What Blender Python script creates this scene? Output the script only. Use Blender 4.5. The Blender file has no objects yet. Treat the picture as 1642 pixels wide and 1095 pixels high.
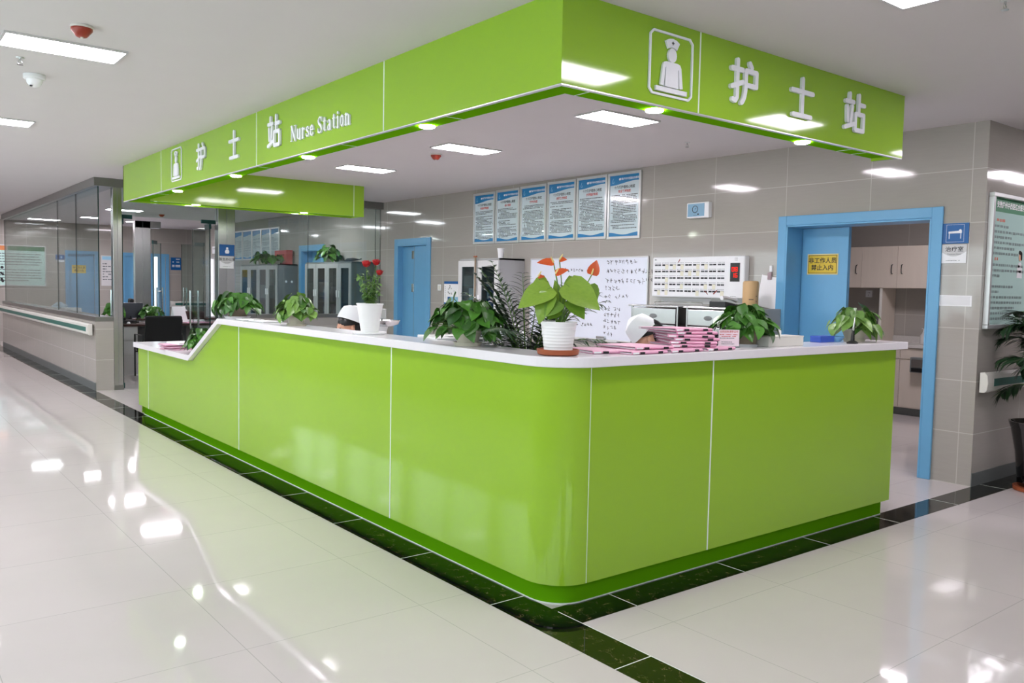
import bpy, bmesh, math, random
from mathutils import Matrix, Vector, Quaternion
PI = math.pi
S = bpy.context.scene
COL = S.collection

# ---------------------------------------------------------------- camera, world, exposure
cam_d = bpy.data.cameras.new('camera'); cam = bpy.data.objects.new('camera', cam_d); COL.objects.link(cam)
YAW, PITCH, ROLL, FPX = math.radians(45) + 0.1191, -0.0639, 0.0198, 1343.25
fw = Vector((math.cos(YAW)*math.cos(PITCH), math.sin(YAW)*math.cos(PITCH), math.sin(PITCH)))
rt = fw.cross(Vector((0, 0, 1))).normalized(); up = rt.cross(fw)
c_, s_ = math.cos(ROLL), math.sin(ROLL)
rt, up = c_*rt + s_*up, -s_*rt + c_*up
cam.matrix_world = Matrix(((rt.x, up.x, -fw.x, -2.3037), (rt.y, up.y, -fw.y, -2.6138), (rt.z, up.z, -fw.z, 1.3883), (0, 0, 0, 1)))
cam_d.sensor_width = 36.0; cam_d.sensor_fit = 'HORIZONTAL'; cam_d.lens = FPX/1642*36; cam_d.clip_start = 0.05
S.camera = cam
VS = S.view_settings
VS.view_transform = 'Standard'; VS.look = 'None'; VS.gamma = 1; VS.exposure = 1.8; VS.use_curve_mapping = False
W = bpy.data.worlds.new('world'); S.world = W; W.use_nodes = True
W.node_tree.nodes['Background'].inputs[0].default_value = (0.93, 0.93, 1.0, 1)
W.node_tree.nodes['Background'].inputs[1].default_value = 1.6
LIGHT = 9.0          # radiance of the ceiling light diffusers
SPOT = 26.0          # radiance of the canopy downlights

# ---------------------------------------------------------------- materials
def lin(c):
    if isinstance(c, str):
        c = tuple(int(c[i:i+2], 16)/255 for i in (1, 3, 5))
    return tuple((x/12.92 if x <= 0.04045 else ((x+0.055)/1.055)**2.4) for x in c) + (1,)
MATS = {}
def mat(name, col, rough=0.5, metal=0.0, var=0.05, scale=12.0, coat=0.0, bump=0.0, bscale=20.0, spec=0.5, emit=None, stretch=None):
    """principled material with a procedural noise on its colour (and, if asked, on its surface)"""
    if name in MATS: return MATS[name]
    m = bpy.data.materials.new(name); m.use_nodes = True
    nt = m.node_tree; N = nt.nodes; L = nt.links
    b = N['Principled BSDF']
    b.inputs['Roughness'].default_value = rough; b.inputs['Metallic'].default_value = metal
    b.inputs['Specular IOR Level'].default_value = spec
    if coat: b.inputs['Coat Weight'].default_value = coat; b.inputs['Coat Roughness'].default_value = 0.04
    tc = N.new('ShaderNodeTexCoord'); mp = N.new('ShaderNodeMapping'); L.new(tc.outputs['Object'], mp.inputs[0])
    if stretch: mp.inputs['Scale'].default_value = stretch
    nz = N.new('ShaderNodeTexNoise'); nz.inputs['Scale'].default_value = scale; nz.inputs['Detail'].default_value = 3
    L.new(mp.outputs[0], nz.inputs['Vector'])
    mx = N.new('ShaderNodeMix'); mx.data_type = 'RGBA'
    c = lin(col)
    mx.inputs[6].default_value = tuple(x*(1-var) for x in c[:3]) + (1,)
    mx.inputs[7].default_value = tuple(min(1, x*(1+var)) for x in c[:3]) + (1,)
    L.new(nz.outputs['Fac'], mx.inputs[0]); L.new(mx.outputs[2], b.inputs['Base Color'])
    if bump:
        n2 = N.new('ShaderNodeTexNoise'); n2.inputs['Scale'].default_value = bscale; n2.inputs['Detail'].default_value = 2
        L.new(mp.outputs[0], n2.inputs['Vector'])
        bp = N.new('ShaderNodeBump'); bp.inputs['Strength'].default_value = bump; bp.inputs['Distance'].default_value = 0.02
        L.new(n2.outputs['Fac'], bp.inputs['Height']); L.new(bp.outputs[0], b.inputs['Normal'])
    if emit:
        b.inputs['Emission Color'].default_value = lin(emit[0]); b.inputs['Emission Strength'].default_value = emit[1]
    MATS[name] = m; return m

def tile_mat(name, axis, col, grout, su, sv, u0, v0, gw, rough, var=0.06, axis2='Z', fibre=(1.2, 1.2, 14), wave=0.0):
    """polished tiles laid in a grid, straight grout lines, faint woven streaks"""
    m = bpy.data.materials.new(name); m.use_nodes = True
    nt = m.node_tree; N = nt.nodes; L = nt.links; b = N['Principled BSDF']
    b.inputs['Roughness'].default_value = rough
    g = N.new('ShaderNodeNewGeometry'); sx = N.new('ShaderNodeSeparateXYZ'); L.new(g.outputs['Position'], sx.inputs[0])
    def M(op, a, v=None):
        n = N.new('ShaderNodeMath'); n.operation = op
        for i, x in enumerate((a, v)):
            if x is None: continue
            if isinstance(x, (int, float)): n.inputs[i].default_value = x
            else: L.new(x, n.inputs[i])
        return n.outputs[0]
    def line(out, s, o, w):
        d = M('DIVIDE', M('ADD', out, -o + 100*s), s)
        f = M('FRACT', d); return M('MULTIPLY', M('LESS_THAN', f, w/s), 1.0), M('FLOOR', d)
    lu, iu = line(sx.outputs[axis], su, u0, gw); lv, iv = line(sx.outputs[axis2], sv, v0, gw)
    fac = M('MAXIMUM', lu, lv)
    mp = N.new('ShaderNodeMapping'); mp.inputs['Scale'].default_value = fibre; L.new(g.outputs['Position'], mp.inputs[0])
    nz = N.new('ShaderNodeTexNoise'); nz.inputs['Scale'].default_value = 6; nz.inputs['Detail'].default_value = 6; L.new(mp.outputs[0], nz.inputs['Vector'])
    cb = N.new('ShaderNodeCombineXYZ'); L.new(iu, cb.inputs[0]); L.new(iv, cb.inputs[1])
    wn = N.new('ShaderNodeTexWhiteNoise'); wn.noise_dimensions = '3D'; L.new(cb.outputs[0], wn.inputs['Vector'])
    k = M('ADD', M('MULTIPLY', nz.outputs['Fac'], 0.75), M('MULTIPLY', wn.outputs['Value'], 0.25))
    c = lin(col)
    mx = N.new('ShaderNodeMix'); mx.data_type = 'RGBA'; L.new(k, mx.inputs[0])
    mx.inputs[6].default_value = tuple(x*(1-var) for x in c[:3]) + (1,); mx.inputs[7].default_value = tuple(min(1, x*(1+var)) for x in c[:3]) + (1,)
    m2 = N.new('ShaderNodeMix'); m2.data_type = 'RGBA'; L.new(fac, m2.inputs[0]); L.new(mx.outputs[2], m2.inputs[6]); m2.inputs[7].default_value = lin(grout)
    L.new(m2.outputs[2], b.inputs['Base Color'])
    if wave:
        n2 = N.new('ShaderNodeTexNoise'); n2.inputs['Scale'].default_value = 2.2; n2.inputs['Detail'].default_value = 1; L.new(g.outputs['Position'], n2.inputs['Vector'])
        bp = N.new('ShaderNodeBump'); bp.inputs['Strength'].default_value = wave; bp.inputs['Distance'].default_value = 0.02; L.new(n2.outputs['Fac'], bp.inputs['Height']); L.new(bp.outputs[0], b.inputs['Normal'])
    return m

def glass_mat(name, tint, ior=1.5, rough=0.0):
    m = bpy.data.materials.new(name); m.use_nodes = True
    nt = m.node_tree; N = nt.nodes; L = nt.links
    N.remove(N['Principled BSDF'])
    t = N.new('ShaderNodeBsdfTransparent'); t.inputs[0].default_value = lin(tint)
    gl = N.new('ShaderNodeBsdfGlossy'); gl.inputs['Roughness'].default_value = rough
    fr = N.new('ShaderNodeFresnel')
    gg = N.new('ShaderNodeNewGeometry'); io = N.new('ShaderNodeMix'); io.data_type = 'FLOAT'; io.inputs[2].default_value = ior; io.inputs[3].default_value = 1/ior
    L.new(gg.outputs['Backfacing'], io.inputs[0]); L.new(io.outputs[0], fr.inputs[0])
    nz = N.new('ShaderNodeTexNoise'); nz.inputs['Scale'].default_value = 1.5
    bp = N.new('ShaderNodeBump'); bp.inputs['Strength'].default_value = 0.01; bp.inputs['Distance'].default_value = 0.01
    L.new(nz.outputs['Fac'], bp.inputs['Height']); L.new(bp.outputs[0], gl.inputs['Normal'])
    mx = N.new('ShaderNodeMixShader'); L.new(fr.outputs[0], mx.inputs[0]); L.new(t.outputs[0], mx.inputs[1]); L.new(gl.outputs[0], mx.inputs[2])
    L.new(mx.outputs[0], N['Material Output'].inputs[0])
    return m

def emit_mat(name, col, k):
    m = bpy.data.materials.new(name); m.use_nodes = True
    nt = m.node_tree; N = nt.nodes; L = nt.links
    N.remove(N['Principled BSDF'])
    e = N.new('ShaderNodeEmission'); e.inputs[0].default_value = lin(col); e.inputs[1].default_value = k
    L.new(e.outputs[0], N['Material Output'].inputs[0]); return m

def leaf_mat(name, a, b_, rough=0.35):
    """each leaf (a face attribute) takes its own mix of the two greens"""
    m = bpy.data.materials.new(name); m.use_nodes = True
    nt = m.node_tree; N = nt.nodes; L = nt.links; b = N['Principled BSDF']
    b.inputs['Roughness'].default_value = rough
    at = N.new('ShaderNodeAttribute'); at.attribute_name = 'tone'
    nz = N.new('ShaderNodeTexNoise'); nz.inputs['Scale'].default_value = 25
    ad = N.new('ShaderNodeMath'); ad.operation = 'MULTIPLY_ADD'; ad.inputs[1].default_value = 0.4
    L.new(nz.outputs['Fac'], ad.inputs[0]); L.new(at.outputs['Fac'], ad.inputs[2])
    sb = N.new('ShaderNodeMath'); sb.operation = 'SUBTRACT'; sb.inputs[1].default_value = 0.2; sb.use_clamp = True; L.new(ad.outputs[0], sb.inputs[0])
    mx = N.new('ShaderNodeMix'); mx.data_type = 'RGBA'; L.new(sb.outputs[0], mx.inputs[0]); mx.inputs[6].default_value = lin(a); mx.inputs[7].default_value = lin(b_)
    L.new(mx.outputs[2], b.inputs['Base Color'])
    MATS[name] = m; return m

def marble_mat(name, base, vein):
    m = bpy.data.materials.new(name); m.use_nodes = True
    nt = m.node_tree; N = nt.nodes; L = nt.links; b = N['Principled BSDF']
    b.inputs['Roughness'].default_value = 0.05
    g = N.new('ShaderNodeNewGeometry')
    nz = N.new('ShaderNodeTexNoise'); nz.inputs['Scale'].default_value = 14; nz.inputs['Detail'].default_value = 4; L.new(g.outputs['Position'], nz.inputs['Vector'])
    mxv = N.new('ShaderNodeMix'); mxv.data_type = 'VECTOR'; mxv.inputs[0].default_value = 0.12
    L.new(g.outputs['Position'], mxv.inputs[4]); L.new(nz.outputs['Color'], mxv.inputs[5])
    vo = N.new('ShaderNodeTexVoronoi'); vo.feature = 'DISTANCE_TO_EDGE'; vo.inputs['Scale'].default_value = 42; L.new(mxv.outputs[1], vo.inputs['Vector'])
    lt = N.new('ShaderNodeMapRange'); lt.inputs[1].default_value = 0.0; lt.inputs[2].default_value = 0.045; lt.inputs[3].default_value = 1; lt.inputs[4].default_value = 0; L.new(vo.outputs['Distance'], lt.inputs[0])
    n2 = N.new('ShaderNodeTexNoise'); n2.inputs['Scale'].default_value = 22; L.new(g.outputs['Position'], n2.inputs['Vector'])
    r2 = N.new('ShaderNodeMapRange'); r2.inputs[1].default_value = 0.5; r2.inputs[2].default_value = 0.7; L.new(n2.outputs['Fac'], r2.inputs[0])
    mu = N.new('ShaderNodeMath'); mu.operation = 'MULTIPLY'; L.new(lt.outputs[0], mu.inputs[0]); L.new(r2.outputs[0], mu.inputs[1])
    mx = N.new('ShaderNodeMix'); mx.data_type = 'RGBA'; L.new(mu.outputs[0], mx.inputs[0]); mx.inputs[6].default_value = lin(base); mx.inputs[7].default_value = lin(vein)
    L.new(mx.outputs[2], b.inputs['Base Color'])
    return m

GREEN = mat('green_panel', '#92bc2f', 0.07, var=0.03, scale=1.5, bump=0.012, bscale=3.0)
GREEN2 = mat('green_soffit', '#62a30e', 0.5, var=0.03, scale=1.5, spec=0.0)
SEAM = mat('white_sealant', '#e6ece2', 0.4)
STONE = mat('white_worktop', '#e9e6ea', 0.16, var=0.02, scale=40)
CEIL = mat('ceiling_paint', '#d2cdcd', 0.75, var=0.02, scale=3)
WALLX = tile_mat('tile_beige', 'Y', '#a8a39c', '#c2beb8', 0.77, 0.385, 0.93, 0.385, 0.006, 0.065)
WALLY = tile_mat('tile_beige_side', 'X', '#a8a39c', '#c2beb8', 0.77, 0.385, 4.11, 0.385, 0.006, 0.065)
FLOOR = tile_mat('floor_tile', 'X', '#cfc8c6', '#aeaba7', 0.77, 0.77, 0.375, -0.343, 0.003, 0.045, var=0.03, axis2='Y', fibre=(1, 1, 1), wave=0.03)
MARB = marble_mat('black_marble', '#0b100d', '#8f7d55')
BLUE = mat('blue_door_paint', '#68a6cf', 0.3, var=0.03)
BLUEDK = mat('blue_sign', '#0f5a9c', 0.3)
BLUEMID = mat('blue_print', '#1f7cb4', 0.35)
BLUELT = mat('light_blue_print', '#8fc3dc', 0.35)
STEEL = mat('brushed_steel', '#b9b9b8', 0.24, 1.0, var=0.05, scale=30, stretch=(1, 1, 0.05))
STEELG = mat('grey_steel_trim', '#8b8b88', 0.3, 0.85)
CHROME = mat('chrome', '#d6d8da', 0.12, 1.0)
ALU = mat('aluminium_frame', '#d3d4d4', 0.3, 0.55)
WHITE = mat('white_plastic', '#e9eaec', 0.3)
OFFW = mat('offwhite_plastic', '#dedcd4', 0.4)
PAPER = mat('paper', '#f2f2f4', 0.7, var=0.02)
BOARD = mat('whiteboard_enamel', '#dfe4f0', 0.14, var=0.01)
SHEET = mat('poster_sheet', '#cfdfe4', 0.12, var=0.05, scale=3, coat=0.6)
SHEETG = mat('teal_poster_sheet', '#bfe0d9', 0.14, var=0.06, scale=2, coat=0.6)
INK = mat('black_ink', '#1b1c20', 0.6)
GINK = mat('grey_ink', '#5d6468', 0.6)
RINK = mat('red_ink', '#c23c34', 0.6)
BLACK = mat('black_fabric', '#0c0c0e', 0.8)
BLACKP = mat('black_plastic', '#151517', 0.35)
YEL = mat('yellow_sign', '#d9b92c', 0.35, var=0.08)
BROWN = mat('brown_edge', '#4a2d12', 0.5)
ORANGE = mat('orange_print', '#d98a55', 0.5)
GREENP = mat('green_print', '#2f7b53', 0.45)
RAILG = mat('green_rail_strip', '#2c6b60', 0.4)
RAILW = mat('handrail_vinyl', '#dcdad2', 0.35)
DARKG = mat('dark_green_metal', '#0c3b39', 0.4, 0.3)
REDB = mat('detector_red', '#93301c', 0.4)
GREYC = mat('grey_cabinet', '#9b9d9b', 0.45, var=0.04)
GREYCD = mat('dark_grey_cabinet', '#6f7473', 0.45, var=0.04)
LGREY = mat('light_grey_cabinet', '#c9c9c9', 0.4, var=0.03)
CREAM = mat('cream_laminate', '#d6cbbd', 0.4, var=0.05, scale=5, stretch=(4, 4, 0.4))
PINK = mat('pink_folder', '#e5a7c4', 0.5, var=0.05)
PINKD = mat('dark_pink_folder', '#b86a8f', 0.55)
TERRA = mat('terracotta', '#9c4f2c', 0.5, var=0.12)
POTW = mat('white_pot', '#efefef', 0.35)
POTB = mat('beige_pot', '#cfc8b6', 0.5, var=0.08)
POTBR = mat('brown_grey_pot', '#8a7b68', 0.5, var=0.12)
POTK = mat('black_glazed_pot', '#0b090b', 0.08, var=0.2, coat=0.5)
SOIL = mat('potting_soil', '#2b2018', 0.9, var=0.3, scale=60)
POTHOS = leaf_mat('pothos_leaf', '#173f12', '#4f8a2c')
POTHOSL = leaf_mat('pale_pothos_leaf', '#235616', '#85ad50')
PALM = leaf_mat('palm_leaf', '#0b2213', '#234a22', 0.4)
ANTH = leaf_mat('anthurium_leaf', '#4a7a1e', '#8cab3e', 0.3)
ROSEL = leaf_mat('rose_leaf', '#25551f', '#7fa65a', 0.45)
STEMG = mat('green_stem', '#59802f', 0.5)
STEMB = mat('brown_stem', '#5c4a2c', 0.7)
SPATHE = mat('orange_spathe', '#cf5a2f', 0.25, var=0.15)
SPADIX = mat('cream_spadix', '#e6d48a', 0.5)
ROSE = mat('red_petal', '#b3121a', 0.45, var=0.2)
SKIN = mat('skin', '#d9a58a', 0.5, var=0.04)
HAIR = mat('black_hair', '#0f0d0d', 0.35)
CLOTH = mat('white_uniform', '#eceef2', 0.75)
TAN = mat('tan_card', '#c2a173', 0.6, var=0.06)
CBLUE = mat('blue_folder', '#3f5f96', 0.5)
BBLUE = mat('bright_blue_box', '#2f55b8', 0.4)
LBLUE = mat('pale_blue_box', '#6fa9d8', 0.4)
WOODD = mat('dark_wood', '#3a211a', 0.35, var=0.15, stretch=(1, 8, 8))
WOODB = mat('brown_chair_leather', '#33160f', 0.4)
GLASS = glass_mat('clear_glass', '#f0f8f6')
GLASSC = glass_mat('cabinet_glass', '#b9c9cc')
ACRYL = glass_mat('acrylic', '#f4f6f8', 1.3)
EDGE = mat('glass_edge', '#16312e', 0.2)
LIGHTM = emit_mat('light_diffuser', '#fff6ff', LIGHT)
LIGHTB = emit_mat('bright_diffuser', '#fff6ff', LIGHT*2.0)
LIGHTD = emit_mat('soft_diffuser', '#fff6ff', LIGHT*0.95)
SPOTM = emit_mat('downlight_lens', '#f4fff0', SPOT)
REDLED = emit_mat('red_led', '#ff2a1c', 0.5)

# ---------------------------------------------------------------- mesh builder
class MB:
    def __init__(s, M=None): s.v = []; s.f = []; s.t = []; s.M = M or Matrix(); s.tone = 0.5
    def add(s, vs, fs):
        o = len(s.v); M = s.M
        s.v += [tuple(M @ Vector(p)) for p in vs]
        s.f += [tuple(i+o for i in f) for f in fs]; s.t += [s.tone]*len(fs)
        return s
    def box(s, x0, y0, z0, x1, y1, z1):
        x0, x1 = min(x0, x1), max(x0, x1); y0, y1 = min(y0, y1), max(y0, y1); z0, z1 = min(z0, z1), max(z0, z1)
        return s.add([(x0,y0,z0),(x1,y0,z0),(x1,y1,z0),(x0,y1,z0),(x0,y0,z1),(x1,y0,z1),(x1,y1,z1),(x0,y1,z1)],
              [(3,2,1,0),(4,5,6,7),(0,1,5,4),(1,2,6,5),(2,3,7,6),(3,0,4,7)])
    def prism(s, poly, z0, z1):
        n = len(poly); a = sum(poly[i][0]*poly[(i+1) % n][1]-poly[(i+1) % n][0]*poly[i][1] for i in range(n))
        if a < 0: poly = poly[::-1]
        return s.add([(x, y, z0) for x, y in poly] + [(x, y, z1) for x, y in poly],
              [tuple(range(n-1, -1, -1)), tuple(range(n, 2*n))] + [(i, (i+1) % n, n+(i+1) % n, n+i) for i in range(n)])
    def flat(s, poly, z):
        n = len(poly); a = sum(poly[i][0]*poly[(i+1) % n][1]-poly[(i+1) % n][0]*poly[i][1] for i in range(n))
        if a < 0: poly = poly[::-1]
        return s.add([(x, y, z) for x, y in poly], [tuple(range(n))])
    def rect(s, x0, y0, x1, y1, z): return s.flat([(x0,y0),(x1,y0),(x1,y1),(x0,y1)], z)
    def lathe(s, prof, n=24, c=(0, 0, 0), cap=True, sx=1, sy=1):
        vs = []; fs = []
        for r, z in prof:
            for k in range(n):
                a = 2*PI*k/n; vs.append((c[0]+sx*r*math.cos(a), c[1]+sy*r*math.sin(a), c[2]+z))
        m = len(prof)
        for j in range(m-1):
            for k in range(n):
                fs.append((j*n+k, j*n+(k+1) % n, (j+1)*n+(k+1) % n, (j+1)*n+k))
        if cap: fs += [tuple(range(n-1, -1, -1)), tuple((m-1)*n+k for k in range(n))]
        return s.add(vs, fs)
    def tube(s, path, r, n=8, cap=True):
        P = [Vector(p) for p in path]; m = len(P)
        R = r if isinstance(r, (list, tuple)) else [r]*m
        vs = []; fs = []; u = None
        for i in range(m):
            d = (P[min(i+1, m-1)]-P[max(i-1, 0)]).normalized()
            if u is None:
                u = d.orthogonal().normalized()
            else:
                u = (u - d*u.dot(d)); u = u.normalized() if u.length > 1e-6 else d.orthogonal().normalized()
            w = d.cross(u)
            for k in range(n):
                a = 2*PI*k/n; vs.append(tuple(P[i] + R[i]*(math.cos(a)*u + math.sin(a)*w)))
        for j in range(m-1):
            for k in range(n):
                fs.append((j*n+k, j*n+(k+1) % n, (j+1)*n+(k+1) % n, (j+1)*n+k))
        if cap: fs += [tuple(range(n-1, -1, -1)), tuple((m-1)*n+k for k in range(n))]
        return s.add(vs, fs)
    def ball(s, c, r, n=12, m=8, sx=1, sy=1, sz=1, z0=-1.0, z1=1.0):
        a0, a1 = math.asin(z0), math.asin(z1)
        prof = [(max(1e-4, r*math.cos(a0+(a1-a0)*i/m)), sz*r*math.sin(a0+(a1-a0)*i/m)) for i in range(m+1)]
        return s.lathe(prof, n, c, True, sx, sy)
    def stroke(s, pts, w, z0, z1, n=6):
        """round ended stroke in the XY plane"""
        for (ax, ay), (bx, by) in zip(pts[:-1], pts[1:]):
            a = math.atan2(by-ay, bx-ax); poly = []
            for k in range(n+1):
                t = a+PI/2+PI*k/n; poly.append((ax+w/2*math.cos(t), ay+w/2*math.sin(t)))
            for k in range(n+1):
                t = a-PI/2+PI*k/n; poly.append((bx+w/2*math.cos(t), by+w/2*math.sin(t)))
            s.nk = getattr(s, 'nk', 0)+1; s.prism(poly, z0+(s.nk % 40)*2e-5, z1+(s.nk % 40)*4e-5)
        return s
    def build(s, name, m, parent=None, smooth=False, bevel=0.0, seg=2):
        me = bpy.data.meshes.new(name); me.from_pydata(s.v, [], s.f); me.update()
        if smooth:
            me.polygons.foreach_set('use_smooth', [True]*len(me.polygons)); me.set_sharp_from_angle(angle=math.radians(42))
        if m in (POTHOS, POTHOSL, PALM, ANTH, ROSEL):
            at = me.attributes.new('tone', 'FLOAT', 'FACE'); at.data.foreach_set('value', s.t)
        me.materials.append(m)
        o = bpy.data.objects.new(name, me); COL.objects.link(o)
        if parent: o.parent = parent
        if bevel:
            b = o.modifiers.new('bevel', 'BEVEL'); b.width = bevel; b.segments = seg; b.limit_method = 'ANGLE'; b.angle_limit = math.radians(40)
        return o

def tag(o, label=None, cat=None, group=None, kind=None):
    if label: o['label'] = label
    if cat: o['category'] = cat
    if group: o['group'] = group
    if kind: o['kind'] = kind
    return o
def thing(name, label, cat, loc=(0, 0, 0), rz=0.0, group=None):
    o = bpy.data.objects.new(name, None); COL.objects.link(o); o.empty_display_size = 0.05
    o.location = loc; o.rotation_euler = (0, 0, rz)
    return tag(o, label, cat, group)
FACE = {'-x': Matrix(((0, 0, -1), (-1, 0, 0), (0, 1, 0))), '-y': Matrix(((1, 0, 0), (0, 0, -1), (0, 1, 0))), '+x': Matrix(((0, 0, 1), (1, 0, 0), (0, 1, 0)))}
def wall_thing(name, label, cat, loc, face='-x', group=None):
    """an Empty whose local X runs to the right along the wall, Y up, Z out of the wall"""
    o = thing(name, label, cat, loc, 0, group); o.rotation_euler = FACE[face].to_euler(); return o
def struct(o, label=None): o['kind'] = 'structure'; return tag(o, label)
def dup(root, loc=None, rz=None, label=None, group=None):
    r = root.copy(); COL.objects.link(r)
    if loc is not None: r.location = loc
    if rz is not None: r.rotation_euler = (0, 0, rz)
    if label: r['label'] = label
    if group: r['group'] = group
    for ch in list(root.children):
        c = ch.copy(); COL.objects.link(c); c.parent = r
        for g in list(ch.children):
            d = g.copy(); COL.objects.link(d); d.parent = c
    return r

_tc = {}
def text(mb, s, x, y, size, z=0.001, sx=1.0, bold=0.0, align='CENTER', rot=0.0):
    """the words s as flat lettering centred at x, y in the builder's XY plane"""
    key = (s, bold, align)
    if key not in _tc:
        c = bpy.data.curves.new('t', 'FONT'); c.body = s; c.align_x = align; c.align_y = 'CENTER'; c.offset = bold; c.resolution_u = 3
        o = bpy.data.objects.new('t', c); COL.objects.link(o); bpy.context.view_layer.update()
        me = bpy.data.meshes.new_from_object(o.evaluated_get(bpy.context.evaluated_depsgraph_get()))
        _tc[key] = ([tuple(v.co) for v in me.vertices], [tuple(p.vertices) for p in me.polygons])
        bpy.data.objects.remove(o); bpy.data.curves.remove(c); bpy.data.meshes.remove(me)
    vs, fs = _tc[key]; cr, sr = math.cos(rot), math.sin(rot)
    mb.add([(x+size*(sx*a*cr-b*sr), y+size*(sx*a*sr+b*cr), z) for a, b, _ in vs], fs)

def dashes(mb, x0, x1, ytop, n, dy, h, z, rnd, fill=0.75, indent=0.0):
    """lines of print too small to read: rows of small marks"""
    for i in range(n):
        y = ytop-i*dy
        if rnd.random() < 0.07: continue
        short = rnd.random() < 0.3
        a = x0 + (indent if rnd.random() < 0.4 else 0); e = x0+(x1-x0)*(rnd.uniform(0.3, 0.8) if short else rnd.uniform(0.93, 1.0))
        while a < e:
            w = rnd.uniform(0.5, 1.6)*h*1.6
            if rnd.random() < fill + 0.15: mb.rect(a, y-h*rnd.uniform(0.8, 1), min(a+w, e), y, z)
            a += w + h*rnd.uniform(0.25, 0.7)

# ================================================================ THE SETTING
ZC = 2.647; B = 4.091; CY = 0.061; CX = 0.049; FAR = 18.5; XL = -3.6; YF = -6.0; XR = 10.5
struct(MB().box(XL, YF, -0.1, XR, FAR, 0).build('floor', FLOOR), 'polished off-white tiled floor')
struct(MB().box(XL, YF, ZC, XR, FAR, ZC+0.1).build('ceiling', CEIL), 'flat off-white painted ceiling')
# back wall, 0.24 thick, with its three door openings
def wall_x(name, x0, x1, ya, yb, holes, m, z1=ZC):
    mb = MB(); y = ya
    for a, b, h in sorted(holes):
        mb.box(x0, y, 0, x1, a, z1); mb.box(x0, a, h, x1, b, z1); y = b
    mb.box(x0, y, 0, x1, yb, z1); return struct(mb.build(name, m))
wall_x('wall_back', B, B+0.24, CY, 17.0, [(0.43, 1.68, 1.975), (7.486, 8.297, 1.985), (10.88, 11.72, 1.985)], WALLX)
struct(MB().box(B+0.24, CY, 0, XR, CY+0.2, ZC).build('wall_right', WALLY))
# far wall with two door openings
mb = MB(); fx0 = CX
for a, b in ((1.53, 2.06), (2.70, 3.63)):
    mb.box(fx0, FAR, 0, a, FAR+0.2, ZC); mb.box(a, FAR, 1.96, b, FAR+0.2, ZC); fx0 = b
mb.box(fx0, FAR, 0, XR, FAR+0.2, ZC); mb.box(XL, FAR, 0, CX, FAR+0.2, ZC)
struct(mb.build('wall_far', WALLY))
# corridor wall on the left of the camera; one window mirrors in the tiles, the rest are added for daylight
LW = [(-5.2+2.0*k, -3.28+2.0*k, 0.95, 2.25) for k in range(8)]
mb = MB(); y = YF
for a, b, z0, z1 in LW:
    mb.box(XL-0.2, y, 0, XL, a, ZC); mb.box(XL-0.2, a, 0, XL, b, z0); mb.box(XL-0.2, a, z1, XL, b, ZC); y = b
mb.box(XL-0.2, y, 0, XL, FAR, ZC); struct(mb.build('wall_left', WALLX))
# wall behind the camera and end wall of the cross corridor, each with a window
FW = [(-2.6, -0.4, 0.9, 2.3)]
mb = MB(); x = XL
for a, b, z0, z1 in FW:
    mb.box(x, YF-0.2, 0, a, YF, ZC); mb.box(a, YF-0.2, 0, b, YF, z0); mb.box(a, YF-0.2, z1, b, YF, ZC); x = b
mb.box(x, YF-0.2, 0, XR, YF, ZC); struct(mb.build('wall_front', WALLY))
struct(MB().box(XR, YF, 0, XR+0.2, FAR, ZC).build('wall_end', WALLX))
wi = 0
def window(axis, c, a, b, z0, z1):
    global wi; wi += 1
    o = thing('window_%d' % wi, None, None); o['kind'] = 'structure'
    f = MB(); w = 0.05
    def bx(u0, u1, za, zb):
        if axis == 'x': f.box(c-0.04, u0, za, c+0.04, u1, zb)
        else: f.box(u0, c-0.04, za, u1, c+0.04, zb)
    bx(a, b, z0, z0+w); bx(a, b, z1-w, z1); bx(a, a+w, z0, z1); bx(b-w, b, z0, z1)
    m = (a+b)/2; bx(m-w/2, m+w/2, z0, z1); zt = z0+(z1-z0)*0.68; bx(a, b, zt-w/2, zt+w/2)
    f.build('window_frame', WHITE, o)
    p = MB()
    if axis == 'x': p.box(c-0.004, a+w/2, z0+w/2, c+0.004, b-w/2, z1-w/2)
    else: p.box(a+w/2, c-0.004, z0+w/2, b-w/2, c+0.004, z1-w/2)
    p.build('pane', GLASS, o)
for a, b, z0, z1 in LW: window('x', XL-0.1, a, b, z0, z1)
for a, b, z0, z1 in FW: window('y', YF-0.1, a, b, z0, z1)
# treatment room behind the back wall
mb = MB(); mb.box(7.8, CY+0.2, 0, 8.0, 4.6, ZC); struct(mb.build('wall_treatment_back', WALLX))
mb = MB(); mb.box(B+0.24, 4.4, 0, 7.8, 4.6, ZC); struct(mb.build('wall_treatment_side', WALLY))
# dark marble border strips let into the floor
def strip(name, x0, y0, x1, y1): return struct(MB().box(x0, y0, -0.01, x1, y1, 0.0012).build(name, MARB))
strip('trim_1', -0.1418, YF, CX, FAR)
strip('trim_2', CX, -0.128, XR, 0.061)
mb = MB()
for y in [0.25+0.765*k for k in range(-3, 23)]: mb.box(-0.1418, y-0.0022, 0.0, CX, y+0.0022, 0.0017)
for x in [0.379+0.772*k for k in range(0, 13)]: mb.box(x-0.0022, -0.128, 0.0, x+0.0022, 0.061, 0.0017)
mb.box(CX-0.002, YF, 0, CX+0.002, 0.02, 0.0017)
struct(mb.build('trim_3', SEAM))
# grey skirting on the right wall and on the dwarf wall
struct(MB().box(B, CY-0.006, 0, XR, CY-0.0005, 0.1).build('baseboard_right', GREYCD))

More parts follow.
